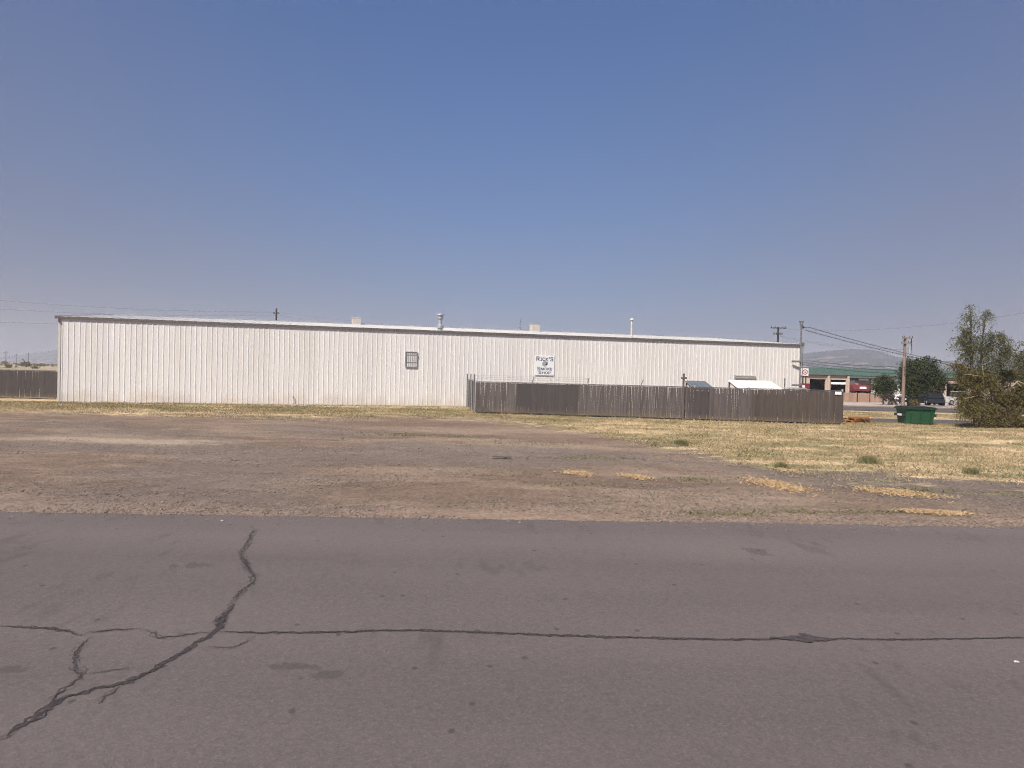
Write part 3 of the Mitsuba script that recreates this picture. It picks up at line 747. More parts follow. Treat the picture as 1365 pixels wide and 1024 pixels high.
# return to the building wall
ar, _ = on_wall(624, 540); back = wp(ar, 0.12, 0)
RT = thing('fence_return', 'short fence return between the long slatted fence and the wall with tall posts', 'fence')
q0 = fpts[0] + (back - fpts[0]) * 0.06
fence(RT, [q0, fpts[0] + (back - fpts[0]) * 0.55, back], FH, gaps=[0.98, 0.98], seed=60)
for t in (0.0, 0.45, 0.98):
    p = fpts[0] + (back - fpts[0]) * t; p = p + np.array([-0.12, -0.05, 0]); part(RT, 'tall_post', cyl([p[0], p[1], 0], [p[0], p[1], 2.22], 0.042, sides=10), 'dull_steel', 40)
for j, h in enumerate((1.95, 2.05, 2.15)):
    part(FE, 'barbed_wire', cyl([fpts[0][0] - .08, fpts[0][1] - .03, h + .02], [fpts[2][0] + .1, fpts[2][1] - 0.10 - .03 * j, h], 0.006, sides=5), 'dull_steel')
part(FE, 'notice', bar(fpts[0] + [0.10, -0.07, FH - .14], fpts[0] + [0.42, -0.075, FH - .12], 0.13, 0.012, (0, 1, 0)), 'white_paint', label='small pale notice at the left end of the fence')
part(FE, 'notice', bar(fpts[-1] + [-0.42, -0.07, FH - .13], fpts[-1] + [-0.08, -0.07, FH - .13], 0.16, 0.012, (0, 1, 0)), 'white_paint', label='small white notice at the right end of the fence')

LFn = thing('slatted_fence', 'short dark brown slatted fence at the far left beside the building', 'fence')
a = ground(76, 532.5); bq = a + np.array([-18.0, 0.9, 0])
fence(LFn, [a + (bq - a) * t for t in np.linspace(0, 1, 7)], 1.78, gaps=[1.09] * 6, seed=80, tones=['slat_dark'] * 6)

# ------------------------------------------------------------------ things behind the fence
def leanto(name, lab, L, Rr, y_back, y_front, z_back, z_front, matl, sup='weathered_wood'):
    """L, Rr: left and right x of the roof; slopes towards the camera"""
    k = thing(name, lab, 'shed')
    th_ = 0.05
    v = []
    for dz in (0, -th_):
        v += [[L, y_back, z_back + dz], [Rr, y_back, z_back + dz], [Rr, y_front, z_front + dz], [L, y_front, z_front + dz]]
    f = [[0, 3, 2], [0, 2, 1], [4, 5, 6], [4, 6, 7], [0, 1, 5], [0, 5, 4], [1, 2, 6], [1, 6, 5], [2, 3, 7], [2, 7, 6], [3, 0, 4], [3, 4, 7]]
    rf = part(k, 'roof', trimesh.Trimesh(np.array(v), f, process=False), matl)
    n = int((Rr - L) / 0.3)
    part(rf, 'rib', [bar([L + (i + .5) * (Rr - L) / n, y_back, z_back + .012], [L + (i + .5) * (Rr - L) / n, y_front, z_front + .012], 0.04, 0.024) for i in range(n)], matl, kind='stuff')
    for x in (L + .08, Rr - .08):
        for y, zz in ((y_back - .12, z_back - .08), (y_front + .12, z_front - .03)):
            part(k, 'leg', bx(x - .045, x + .045, y - .045, y + .045, 0, zz - th_), sup)
        part(k, 'rafter', bar([x, y_back - .1, z_back - th_ - .06], [x, y_front + .1, z_front - th_ - .06], .05, .10), sup)
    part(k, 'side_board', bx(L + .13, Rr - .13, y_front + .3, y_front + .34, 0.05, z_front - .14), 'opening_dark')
    return k


yb1 = 49.0
p = at(970, 507, yb1); p2 = at(1027, 507.5, yb1); pf = at(985, 521, 46.0)
leanto('white_lean_to', 'white roofed lean-to shed showing above the right half of the fence', p[0], p2[0], yb1, 45.6, p[2] + .02, 1.50, 'white_metal')
p = at(913, 507.5, 48.6); p2 = at(938, 508, 48.6)
leanto('grey_lean_to', 'small grey roofed lean-to shed left of the white lean-to', p[0], p2[0] + .1, 48.6, 46.0, p[2], 1.62, 'grey_sheet')
# a dark low box trailer behind the slats
p, p2 = at(690, 520, 44.3), at(768, 520, 44.3); k = thing('box_trailer', 'dark low trailer behind the fence slats below the shop sign', 'trailer')
part(k, 'body', bx(p[0], p2[0], 43.6, 45.2, 0.42, 1.66), 'dark_metal'); part(k, 'roof', bx(p[0] - .03, p2[0] + .03, 43.57, 45.23, 1.663, 1.70), 'opening_dark')
for x in (p[0] + 1.0, p[0] + 2.0):
    m = trimesh.creation.cylinder(0.33, 0.2, sections=24); m.apply_transform(trimesh.transformations.rotation_matrix(math.pi / 2, [1, 0, 0])); m.apply_translation((x, 43.75, 0.33)); part(k, 'wheel', m, 'tyre', 40)
part(k, 'drawbar', bar([p[0], 44.4, .5], [p[0] - .9, 44.4, .45], .1), 'dark_metal')
for (x0, x1, h, lab) in [(948, 966, 1.35, 'dark crate behind the fence between the two lean-to sheds')]:
    p, p2 = at(x0, 520, 45), at(x1, 520, 45); k = thing('crate', lab, 'crate'); part(k, 'body', bx(p[0], p2[0], 44.4, 45.1, 0.02, h), 'dark_metal'); part(k, 'lid', bx(p[0] - .03, p2[0] + .03, 44.37, 45.13, h + .003, h + .05), 'weathered_wood')
# post with a cross piece at the fence
k = thing('marker_post', 'dark wooden post with a short cross piece at the fence beside the grey lean-to', 'post')
d = ray(910, 530); M = np.array([[FR[0] - FL[0], -d[0]], [FR[1] - FL[1], -d[1]]]); s = np.linalg.solve(M, np.array([EYE[0] - FL[0], EYE[1] - FL[1]])); p = FL + (FR - FL) * s[0] + np.array([0, -0.14, 0])
zt = at(910, 498, p[1])[2]
part(k, 'shaft', bx(p[0] - .05, p[0] + .05, p[1] - .05, p[1] + .05, 0.0, zt), 'weathered_wood'); zc = at(910, 504, p[1])[2]; part(k, 'cross_piece', bx(p[0] - .16, p[0] + .16, p[1] - .085, p[1] - .053, zc - .05, zc + .05), 'weathered_wood')
# bracketed pipe and small box on the wall above the white lean-to
a0, z0 = on_wall(980, 502); a1, _ = on_wall(1006, 502); k = thing('wall_pipe', 'grey horizontal pipe bracket on the wall above the white lean-to', 'pipe')
part(k, 'rail', [box_w(a0, a1, 0.06, 0.15, z0 + .01, z0 + .08), box_w(a0, a1, 0.06, 0.15, z0 - .12, z0 - .06)], 'pale_grey'); part(k, 'face', box_w(a0 + .05, a1 - .05, 0.05, 0.12, z0 - .058, z0 + .008), 'pale_grey'); part(k, 'drop_pipe', box_w(a0 - .14, a0 - .07, 0.08, 0.18, z0 - .32, z0 + .10), 'frame_grey')
a0, z0 = on_wall(1040.5, 519); _, z1 = on_wall(1040.5, 505); put(thing('wall_conduit', 'short dark upright pipe on the wall right of the white lean-to', 'pipe'), [cyl(wp(a0, .5, 0), wp(a0, .5, z1), .035, sides=10), trimesh.creation.icosphere(1, .05).apply_translation(wp(a0, .5, z1))], 'dark_metal')
p, p2 = at(1046, 516.5, 46), at(1070, 517, 46); k = thing('work_table', 'pale flat topped bench just above the fence at the building corner', 'bench'); part(k, 'top', bx(p[0], p2[0], 45.4, 46.4, p[2] - .06, p[2]), 'galvanised')
for x in (p[0] + .1, p2[0] - .1): part(k, 'leg', bx(x - .03, x + .03, 45.5, 45.56, 0, p[2] - .06), 'dull_steel')

# ------------------------------------------------------------------ service mast, poles, wires
def wire(a, b, sag, r=0.014, n=24):
    t = np.linspace(0, 1, n)[:, None]; a, b = np.asarray(a, float), np.asarray(b, float)
    p = a + (b - a) * t; p[:, 2] -= (4 * sag * t * (1 - t))[:, 0]; return tube(p, r, 5)


a_, _ = on_wall(1063.5, 500); mb = wp(a_ - .03, 0.30, 0); mt = at(1065.5, 428.5, mb[1])
k = thing('service_mast', 'tall grey steel service mast at the right corner of the white building', 'mast')
part(k, 'pipe', cyl([mb[0], mb[1], 0], [mb[0], mb[1], mt[2] - .1], 0.060, sides=14), 'dull_steel', 40); part(k, 'conduit', cyl([mb[0] + .17, mb[1] + .02, 0], [mb[0] + .17, mb[1] + .02, WEAVE - .1], 0.030, sides=10), 'dull_steel', 40)
part(k, 'weatherhead', tube([[mb[0], mb[1], mt[2] - .35], [mb[0], mb[1], mt[2] - .30], [mb[0], mb[1], mt[2] - .08], [mb[0] + .02, mb[1], mt[2]]], [.10, .12, .13, .06], 12), 'dull_steel', 40)
part(k, 'cap', bx(mb[0] - .15, mb[0] + .15, mb[1] - .12, mb[1] + .12, mt[2] - .09, mt[2] + .03), 'dull_steel')
for py in (482, 513.5):
    q = at(1061.5, py, mb[1]); part(k, 'bracket', bx(q[0] - .38, q[0] + .38, mb[1] - .16, mb[1] - .065, q[2] - .07, q[2] + .07), 'dull_steel')
ins = at(1070.5, 436.5, mb[1]); part(k, 'insulator', [bar([mb[0] + .05, mb[1], ins[2]], ins, .05), trimesh.creation.icosphere(2, .10).apply_translation(ins)], 'dark_metal', 40)
q = at(1071.5, 459, mb[1]); part(k, 'junction_box', bx(q[0] - .22, q[0] + .02, mb[1] - .1, mb[1] + .1, q[2] - .11, q[2] + .11), 'gutter_paint')


def pole(lab, px, base_py, top_py, Y, arms, mat_='pole_wood', r=0.15, extra=True):
    """arms: (py, half length px left, right)"""
    p = at(px, top_py, Y); k = thing('utility_pole', lab, 'utility pole')
    zt = p[2]; x = p[0]
    part(k, 'shaft', cyl([x, Y, gz(Y) - 0.2], [x, Y, zt], r, r * .72, 12), mat_, 40)
    for (py, l, rt) in arms:
        z = at(px, py, Y)[2]; am = part(k, 'crossarm', bx(x - l * Y / FOC, x + rt * Y / FOC, Y - r - .10, Y - r + .02, z - .06, z + .06), mat_)
        part(am, 'insulator', [cyl([x + s, Y - r - .04, z + .06], [x + s, Y - r - .04, z + .24], .045, .03, 8) for s in (-l * Y / FOC * .9, -l * Y / FOC * .45, rt * Y / FOC * .45, rt * Y / FOC * .9)], 'dark_metal', 40)
    return k, np.array([x, Y, zt])


mat('pole_dark', (0.075, 0.062, 0.058), 0.9)
kp, tp = pole('tall pinkish wooden utility pole behind the green dumpster', 1206.5, 540, 449, 76.0, [(451, 5, 9), (458, 6, 7)], 'pole_wood', 0.17)
part(kp, 'brace', bar([tp[0] + .55, 75.8, tp[2] - .2], [tp[0] + .6, 75.8, tp[2] - 1.4], .06), 'pole_dark'); part(kp, 'transformer', cyl([tp[0] + .45, 75.9, tp[2] - 1.75], [tp[0] + .45, 75.9, tp[2] - 1.05], .18, sides=14), 'galvanised', 40)
k2, tp2 = pole('dark utility pole with two crossarms behind the right end of the roof', 1037.5, 520, 436, 96.0, [(437.5, 11, 10), (445.5, 7, 5)], 'pole_dark', 0.17)
k3, tp3 = pole('slim dark utility pole behind the left part of the roof', 368.5, 500, 411, 118.0, [(418, 3.5, 4)], 'pole_dark', 0.16)
for i, (px, ty, Y) in enumerate([(8, 468, 420), (22, 472, 520), (38, 470, 470)]):
    pole(['faint far utility pole at the left edge beyond the dark fence', 'shortest faint far pole left of the building', 'faint far utility pole nearest the building on the left'][i], px, 484, ty, Y, [(ty + 2, 3, 3)], 'pole_dark', 0.16)

Q = thing('service_cable', 'upper of two thick cables from the service mast towards the right tree', 'cable'); e1 = at(1290, 471, 66); put(Q, [wire(ins, ins + [0.5, 0, .0], 0.02, .022), wire(ins + [.5, 0, 0], e1 + (e1 - ins) * 1.6 + [0, 0, -0.2], 1.2, .022, 40)], 'black_cable')
Q = thing('service_cable', 'lower of two thick cables from the service mast towards the right tree', 'cable'); s1 = ins + np.array([.2, 0, -.22]); e1 = at(1290, 475.5, 66); put(Q, wire(s1, e1 + (e1 - s1) * 1.6 + [0, 0, -.2], 1.0, .022, 40), 'black_cable')
Q = thing('overhead_wire', 'faint wire rising to the right above the wooden pole', 'wire'); put(Q, wire(at(1040, 438, 95.6), at(1395, 412, 70), 0.9, .020, 60), 'far_wire')
for i, (p0, p1) in enumerate([((1037, 447), (1206, 466)), ((1037, 448), (1206, 471))]):
    put(thing('overhead_wire', ['upper thin wire between the far crossarm pole and the wooden pole', 'lower thin wire between the far crossarm pole and the wooden pole'][i], 'wire'), wire(at(*p0, 95.8), at(*p1, 75.8), .35, .018, 40), 'far_wire')
for i, (p0, p1, p2) in enumerate([((1070, 480), (1206, 489.5), (1400, 505)), ((1070, 483), (1206, 494), (1400, 500)), ((1070, 486), (1206, 499), (1400, 513))]):
    put(thing('overhead_wire', ['top one of three low wires passing in front of the green roof', 'middle one of three low wires passing in front of the green roof', 'lowest of three low wires passing in front of the green roof'][i], 'wire'),
        [wire(at(*p0, 110), at(*p1, 75.7), .2, .026, 40), wire(at(*p1, 75.7), at(*p2, 60), .3, .024, 40)], 'black_cable')
for i, (l, m, e) in enumerate([((-30, 398), (368, 416), (660, 440)), ((-30, 410), (368, 420), (640, 444)), ((-30, 428), (300, 428), (500, 444))]):
    put(thing('overhead_wire', ['uppermost faint wire through the slim pole behind the left roof', 'second faint wire through the slim pole behind the left roof', 'lowest faint wire crossing the sky left of the building'][i], 'wire'),
        [wire(at(*l, 105), at(*m, 117.8), .5, .022, 60), wire(at(*m, 117.8), at(*e, 122), .5, .009, 60)], 'far_wire')

# ------------------------------------------------------------------ dumpster and pallets
def prism(poly_yz, x0, x1):
    n = len(poly_yz); v = np.array([[x, y, z] for x in (x0, x1) for y, z in poly_yz]); f = []
    for i in range(1, n - 1): f += [[0, i, i + 1], [n, n + i + 1, n + i]]
    for i in range(n): f += [[i, n + i, (i + 1) % n], [(i + 1) % n, n + i, n + (i + 1) % n]]
    m = trimesh.Trimesh(v, f, process=False); m.fix_normals(); return m


def place(m, loc, yaw_=0.0):
    m = m.copy(); m.apply_transform(trimesh.transformations.rotation_matrix(yaw_, [0, 0, 1])); m.apply_translation(loc); return m


k = thing('dumpster', 'green steel dumpster on the lawn with a white sticker on its side', 'dumpster')
c = ground(1227, 566.5); DP = lambda m: place(m, (c[0], c[1] + .6, 0), -0.10)
sc_ = c[1] / FOC; wd = 36 * sc_; ht = 0.92
body = prism([(-.55, .06), (.55, .06), (.72, ht), (-.70, ht + .02)], -wd / 2 + .06, wd / 2 - .02)
bv = np.array(body.vertices); top = bv[:, 2] > .5; bv[top, 0] *= 1.10; body.vertices = bv
bd = part(k, 'body', DP(body), 'dumpster_green')
part(bd, 'rim', [DP(bx(-wd / 2 - .06, wd / 2 + .10, -.76, -.70, ht - .07, ht + .03)), DP(bx(-wd / 2 - .06, wd / 2 + .10, .72, .78, ht - .07, ht + .03)), DP(bx(-wd / 2 - .10, -wd / 2 - .04, -.74, .76, ht - .065, ht + .025)), DP(bx(wd / 2 + .05, wd / 2 + .12, -.74, .76, ht - .065, ht + .025))], 'dumpster_dark')
part(k, 'lid', DP(bx(-wd / 2 - .03, .0, -.72, .72, ht + .032, ht + .075)), 'black_plastic'); part(k, 'lid', DP(bx(.02, wd / 2 + .05, -.72, .72, ht + .032, ht + .07)), 'black_plastic')
for s in (-1, 1):
    x = s * (wd / 2 + .07); part(k, 'fork_pocket', DP(bx(x - .07, x + .07, -.60, .60, ht * .50, ht * .66)), 'dumpster_dark')
for i in range(3):
    x = -wd / 2 + .3 + i * (wd - .5) / 2; part(k, 'rib', DP(bar([x, -.575, .10], [x * 1.05, -.725, ht - .08], .05, .04)), 'dumpster_green')
for (x, y) in ((-.7, -.45), (.7, -.45), (-.7, .45), (.7, .45)):
    m = trimesh.creation.cylinder(.055, .05, sections=14); m.apply_transform(trimesh.transformations.rotation_matrix(math.pi / 2, [0, 1, 0])); m.apply_translation((x, y, .055)); part(k, 'caster', DP(m), 'tyre', 40)
part(k, 'sticker', DP(bx(-wd / 2 - .155, -wd / 2 - .143, -.45, .10, ht * .52, ht * .64)), 'white_paint', label='white sticker on the left side')

c = ground(1149, 564.5); r = np.random.default_rng(4)
for i in range(3):
    k = thing('wooden_pallet', ['orange brown wooden pallet at the bottom of the low pile beyond the fence end', 'orange brown wooden pallet in the middle of the low pile', 'broken orange brown pallet on top of the low pile'][i], 'pallet')
    yaw_ = (0.35, 0.42, 1.15)[i]; loc = (c[0] + .10 * i - .1, c[1] + .6, 0.005 + .142 * i)
    for j in range(3): part(k, 'stringer', place(bx(-.72, .72, -.5 + j * .48, -.46 + j * .48, .018, .105), loc, yaw_), 'pallet_wood')
    for j in range(7 if i < 2 else 5):
        x = -.70 + j * 1.4 / 7 + r.uniform(-.02, .02); part(k, 'deck_board', place(bx(x, x + .10, -.52, .56, .106, .126), loc, yaw_ + r.normal(0, .02)), 'pallet_wood')
    for j in range(3): part(k, 'base_board', place(bx(-.70 + j * .62, -.58 + j * .62, -.52, .54, 0, .017), loc, yaw_), 'pallet_wood')

# ------------------------------------------------------------------ the strip mall with the green roof
GY = 118.0
gp = lambda px, py: at(px, py, GY)
MB = thing('strip_mall', 'beige strip mall with a green metal mansard roof and garage bays', 'building')
gx0, gx1 = gp(1040, 500)[0], gp(1420, 500)[0]
ze = gp(1130, 499.9)[2]; zt_ = gp(1130, 490.9)[2]; GM = float(gz(118.0)) + 0.13
openings = [(1079.5, 1100.5, 505.6, 524), (1107.5, 1128, 506.4, 524), (1195, 1210, 509, 526), (1222, 1240, 509, 526), (1262, 1290, 512, 526)]
xs, wall_ms = gx0, []
def hz(px): return 0.0235 * (px - 1130)
for (p0, p1, t0_, b0_) in openings:
    x0, x1 = gp(p0, 510)[0], gp(p1, 510)[0]; z1 = gp((p0 + p1) / 2, t0_)[2]
    wall_ms += [bx(xs, x0, GY, GY + .3, GM, ze + .1), bx(x0, x1, GY, GY + .3, z1, ze + .1)]; xs = x1
wall_ms += [bx(xs, gx1, GY, GY + .3, GM, ze + .1), bx(gx0, gx1, GY + 14, GY + 14.3, GM, ze + .1), bx(gx0, gx0 + .3, GY + .3, GY + 14, GM, ze + .1), bx(gx1 - .3, gx1, GY + .3, GY + 14, GM, ze + .1)]
part(MB, 'wall', wall_ms, 'stucco')
for i, (p0, p1, t0_, b0_) in enumerate(openings):
    x0, x1 = gp(p0, 510)[0], gp(p1, 510)[0]; z1 = gp((p0 + p1) / 2, t0_)[2]
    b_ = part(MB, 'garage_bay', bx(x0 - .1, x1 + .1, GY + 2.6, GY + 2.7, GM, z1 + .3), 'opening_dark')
    part(b_, 'floor', bx(x0, x1, GY + .3, GY + 2.6, GM + 0.002, GM + 0.02), 'concrete')
    if i == 1:
        z = gp(1118, 509.5)[2]; z2 = gp(1118, 512.5)[2]; part(b_, 'rolled_door', bx(x0 + .05, x1 - .05, GY + .05, GY + .12, z2, z), 'white_paint')
    else:
        part(b_, 'lintel', bx(x0 - .1, x1 + .1, GY - .05, GY - .003, z1, z1 + .14), 'concrete')


def mansard(xa, xb, z0, z1, y0=GY - .35, y1=GY + 1.9):
    v = np.array([[xa, y0, z0], [xb, y0, z0], [xb, y1, z1], [xa, y1, z1], [xa, y0, z0 - .16], [xb, y0, z0 - .16], [xb, GY + .3, z0 - .16], [xa, GY + .3, z0 - .16], [xb, y1, z0], [xa, y1, z0]])
    return trimesh.Trimesh(v, [[0, 1, 2], [0, 2, 3], [4, 7, 6], [4, 6, 5], [1, 8, 2], [1, 6, 8], [1, 5, 6], [0, 3, 9], [0, 9, 7], [0, 7, 4], [3, 2, 8], [3, 8, 9]], process=False)


rf = part(MB, 'roof', [mansard(gx0, gx1, ze, zt_), bx(gx0, gx1, GY + 1.92, GY + 14.2, zt_ - .25, zt_ - .15)], 'roof_green')
part(rf, 'seam', [bar([x, GY - .35, ze + .03], [x, GY + 1.9, zt_ + .03], .04, .05) for x in np.arange(gx0 + .3, gx1, 0.6)], 'roof_green', kind='stuff')
part(rf, 'fascia', bx(gx0, gx1, GY - .41, GY - .353, ze - .10, ze + .01), 'gutter_paint')
for (p0, p1, py) in ((1131, 1169, 503.4), (1142.5, 1155, 506.6)):   # stepped apron over the shop front
    x0, x1 = gp(p0, 500)[0], gp(p1, 500)[0]; z0 = gp((p0 + p1) / 2, py)[2]; ya = GY - (.62 if p0 < 1140 else .82)
    part(rf, 'apron', mansard(x0, x1, z0, zt_ - (0.15 if p0 > 1140 else .25), ya, GY + 1.2), 'roof_green'); part(rf, 'apron_edge', bx(x0, x1, ya - .05, ya - .003, z0 - .11, z0 + .01), 'gutter_paint')
for px in (1134, 1137, 1161, 1164, 1100.8 + 3, 1130):
    x = gp(px, 505)[0]; part(MB, 'column', bx(x - .16, x + .16, GY - .36, GY - .10, GM, ze - .18), 'gutter_paint' if px not in (1103.8, 1130) else 'stucco')
x0, x1 = gp(1131, 515)[0], gp(1167, 515)[0]; zA, zB = gp(1149, 512.6)[2], gp(1149, 521)[2]
aw = part(MB, 'awning', prism([(GY, zA), (GY, zB), (GY - 1.9, zB), (GY - 1.9, zB + .28), (GY - 1.0, zA - .05)], x0, x1), 'awning_red', label='dark red awning with two white panels')
for (p0, p1) in ((1139, 1147.5), (1153.5, 1166)):
    xa, xb = gp(p0, 515)[0], gp(p1, 515)[0]; zc = gp((p0 + p1) / 2, 517)[2]; part(aw, 'white_panel', bx(xa, xb, GY - 1.86, GY - 1.80, zc - .16, zc + .18), 'white_paint')
x0, x1 = gp(1131, 515)[0], gp(1167, 515)[0]; part(MB, 'shop_window', bx(x0 + .3, x1 - .3, GY - .02, GY - .003, GM + .5, zB - .05), 'opening_dark')

# pylon sign in front of the mall
k = thing('pylon_sign', 'white square sign with a red ring on two dark posts by the building corner', 'sign'); Ys = 100.0
p, p2 = at(1068, 491, Ys), at(1077, 501, Ys); xm = (p[0] + p2[0]) / 2; zm = (p[2] + p2[2]) / 2
part(k, 'cabinet', bx(p[0], p2[0], Ys - .15, Ys + .15, p2[2], p[2]), 'white_paint')
m = trimesh.creation.annulus(.24, .36, .02, sections=32); m.apply_transform(trimesh.transformations.rotation_matrix(math.pi / 2, [1, 0, 0])); m.apply_translation((xm, Ys - .163, zm)); part(k, 'ring', m, 'sign_red')
part(k, 'mark', [bx(xm - .15, xm + .10, Ys - .172, Ys - .151, zm - .02, zm + .07), bx(xm - .04, xm + .14, Ys - .176, Ys - .153, zm - .10, zm - .025)], 'sign_red')
for s in (-.19, .19): part(k, 'post', bx(xm + s - .06, xm + s + .06, Ys - .06, Ys + .06, float(gz(Ys)), p2[2] - .12), 'dark_metal')
part(k, 'base_bar', bx(p[0], p2[0], Ys - .12, Ys + .12, p2[2] - .12, p2[2] - .003), 'dark_metal')
k = thing('red_board', 'low red board with a white panel under the pylon sign', 'sign'); p, p2 = at(1066, 511, 98), at(1079, 519, 98)
part(k, 'board', bx(p[0], p2[0], 97.9, 98.0, p2[2], p[2]), 'awning_red'); part(k, 'white_panel', bx(p[0] + .2, p[0] + .65, 97.86, 97.897, p2[2] + .2, p[2] - .25), 'white_paint')
for x in (p[0] + .1, p2[0] - .1): part(k, 'leg', bx(x - .04, x + .04, 97.93, 97.99, float(gz(98)), p2[2]), 'dark_metal')

# board fence
k = thing('board_fence', 'tan wooden board fence of several bays beyond the side street', 'fence'); Yf = 101.0
marks = [1060, 1100, 1143, 1159.5, 1180]
r = np.random.default_rng(8)
for a_, b_ in zip(marks[:-1], marks[1:]):
    x0, x1 = at(a_, 525, Yf)[0], at(b_, 525, Yf)[0]; n = max(2, int((x1 - x0 - .14) / .145)); w = (x1 - x0 - .14) / n; zt2 = at((a_ + b_) / 2, 524 + 0.0235 * ((a_ + b_) / 2 - 1150), Yf)[2]
    part(k, 'board_panel', [bx(x0 + .08 + i * w, x0 + .08 + (i + 1) * w - .012, Yf - .02 + r.uniform(-.008, .008), Yf + .005, float(gz(Yf)) + .16, zt2 + r.uniform(-.03, .03)) for i in range(n)], 'fence_boards', kind='stuff')
    part(k, 'post', bx(x0 - .05, x0 + .05, Yf - .06, Yf + .05, float(gz(Yf)), zt2 + .06), 'pole_dark')
# white shed/house
k = thing('white_shed', 'small white building with dark windows behind the wooden utility pole', 'building'); Yw = 104.0
p, p2 = at(1180, 505, Yw), at(1212, 505, Yw)
part(k, 'wall', bx(p[0], p2[0], Yw, Yw + 4, -.8, p[2] - .25), 'white_metal'); part(k, 'roof', [prism([(Yw - .25, p[2] - .25), (Yw + 4.2, p[2] - .25), (Yw + 2, p[2] + .05)], p[0] - .2, p2[0] + .2)], 'grey_sheet')
for (px, py) in ((1193.5, 515), (1202, 518)):
    q = at(px, py, Yw); wn = part(k, 'window', bx(q[0] - .3, q[0] + .3, Yw - .02, Yw - .003, q[2] - .45, q[2] + .35), 'car_glass'); part(wn, 'frame', [bx(q[0] - .36, q[0] - .30, Yw - .05, Yw - .003, q[2] - .5, q[2] + .4), bx(q[0] + .30, q[0] + .36, Yw - .05, Yw - .003, q[2] - .5, q[2] + .4), bx(q[0] - .3, q[0] + .3, Yw - .05, Yw - .003, q[2] + .35, q[2] + .4)], 'white_paint')
# white rail fence
k = thing('white_rail_fence', 'low white rail fence in front of the white shed and wooden pole', 'fence'); Yr = 92.0
for px in (1183, 1192, 1201, 1210, 1219): q = at(px, 526, Yr); part(k, 'post', bx(q[0] - .06, q[0] + .06, Yr - .06, Yr + .06, -.5, at(1200, 526, Yr)[2]), 'white_paint')
for z in (at(1200, p_, Yr)[2] for p_ in (527, 531, 535)):
    part(k, 'rail', bx(at(1182, 526, Yr)[0], at(1221, 526, Yr)[0], Yr - .03, Yr + .03, z - .05, z + .05), 'white_paint')

# ------------------------------------------------------------------ parked vehicles
def vehicle(name, lab, px, Y, yaw_, paint, kind='car', L=4.5):
    c_ = at(px, 530, Y); loc = (c_[0], Y, float(gz(Y)) + 0.135); k = thing(name, lab, 'truck' if kind == 'pickup' else 'car'); P = lambda m: place(m, loc, yaw_)
    W = 1.8; h = L / 2

    def side(poly, w0, w1, zsplit=0):
        n = len(poly); v = np.array([[x, s * (w0 if z <= zsplit else w1) / 2, z] for s in (-1, 1) for x, z in poly]); f = []
        from shapely.geometry import Polygon
        t = trimesh.creation.triangulate_polygon(Polygon(poly), engine='earcut'); tv = np.round(t[0], 6)
        idx = [int(np.argmin(np.abs(np.array(poly) - q).sum(1))) for q in tv]
        for a, b, d_ in t[1]: f += [[idx[a], idx[b], idx[d_]], [n + idx[a], n + idx[d_], n + idx[b]]]
        for i in range(n): j = (i + 1) % n; f += [[i, j, n + i], [j, n + j, n + i]]
        m = trimesh.Trimesh(v, f, process=False); m.fix_normals(); return m
    if kind == 'car':
        lower = [(-h, .35), (-h + .05, .75), (-h + .5, .92), (.9, .92), (h - .15, .78), (h, .6), (h, .32), (h - .5, .22), (-h + .4, .22)]
        cab = [(-h + .25, .90), (-h + .75, 1.42), (.35, 1.45), (1.05, .90)]
    elif kind == 'van':
        lower = [(-h, .35), (-h + .03, 1.05), (.9, 1.05), (h - .15, .95), (h, .7), (h, .32), (h - .5, .24), (-h + .4, .24)]
        cab = [(-h + .06, 1.03), (-h + .2, 1.72), (.35, 1.75), (1.1, 1.03)]
    else:
        lower = [(-h, .45), (-h, 1.05), (-.3, 1.05), (1.1, 1.08), (h - .1, 1.02), (h, .8), (h, .45), (h - .5, .35), (-h + .4, .35)]
        cab = [(-.35, 1.03), (-.28, 1.72), (.65, 1.74), (1.2, 1.05)]
    part(k, 'body', P(side(lower, W, W * .96, .7)), paint, 25)
    cb = part(k, 'cabin', P(side(cab, W * .94, W * .76, 1.2)), 'car_glass', 25)
    top = max(z for _, z in cab); xa = cab[1][0]; xb = cab[2][0]; part(cb, 'roof_panel', P(bx(xa, xb, -W * .375, W * .375, top - .01, top + .035)), paint)
    for xx in (-h + .85, h - .85):
        for s in (-1, 1):
            m = trimesh.creation.cylinder(.34, .22, sections=22); m.apply_transform(trimesh.transformations.rotation_matrix(math.pi / 2, [1, 0, 0])); m.apply_translation((xx, s * (W / 2 - .08), .34)); w_ = part(k, 'wheel', P(m), 'tyre', 40)
            m = trimesh.creation.cylinder(.19, .03, sections=18); m.apply_transform(trimesh.transformations.rotation_matrix(math.pi / 2, [1, 0, 0])); m.apply_translation((xx, s * (W / 2 + .045), .34)); part(w_, 'rim', P(m), 'galvanised', 40)
    for s in (-1, 1): part(k, 'headlight', P(bx(h - .06, h + .012, s * .6 - .16, s * .6 + .16, .60, .74)), 'white_paint')


vehicle('parked_car', 'dark parked car right of the dark tree across the side street', 1246, 90.0, 1.15, 'car_dark', 'car', 4.0)
vehicle('parked_pickup', 'white parked pickup partly behind the large right tree', 1275, 94.0, 0.3, 'car_white', 'pickup', 5.2)
vehicle('parked_van', 'dark parked van in the shade of the round dark tree', 1220, 92.0, math.pi + .3, 'car_dark', 'van', 4.2)
k = thing('white_board', 'small white board standing among the parked cars', 'sign'); q = at(1246.5, 522.5, 98); part(k, 'panel', bx(q[0] - .35, q[0] + .35, 97.95, 98, q[2] - .42, q[2] + .40), 'white_paint'); part(k, 'post', bx(q[0] - .05, q[0] + .05, 98.003, 98.09, -.6, q[2] + .2), 'dark_metal')


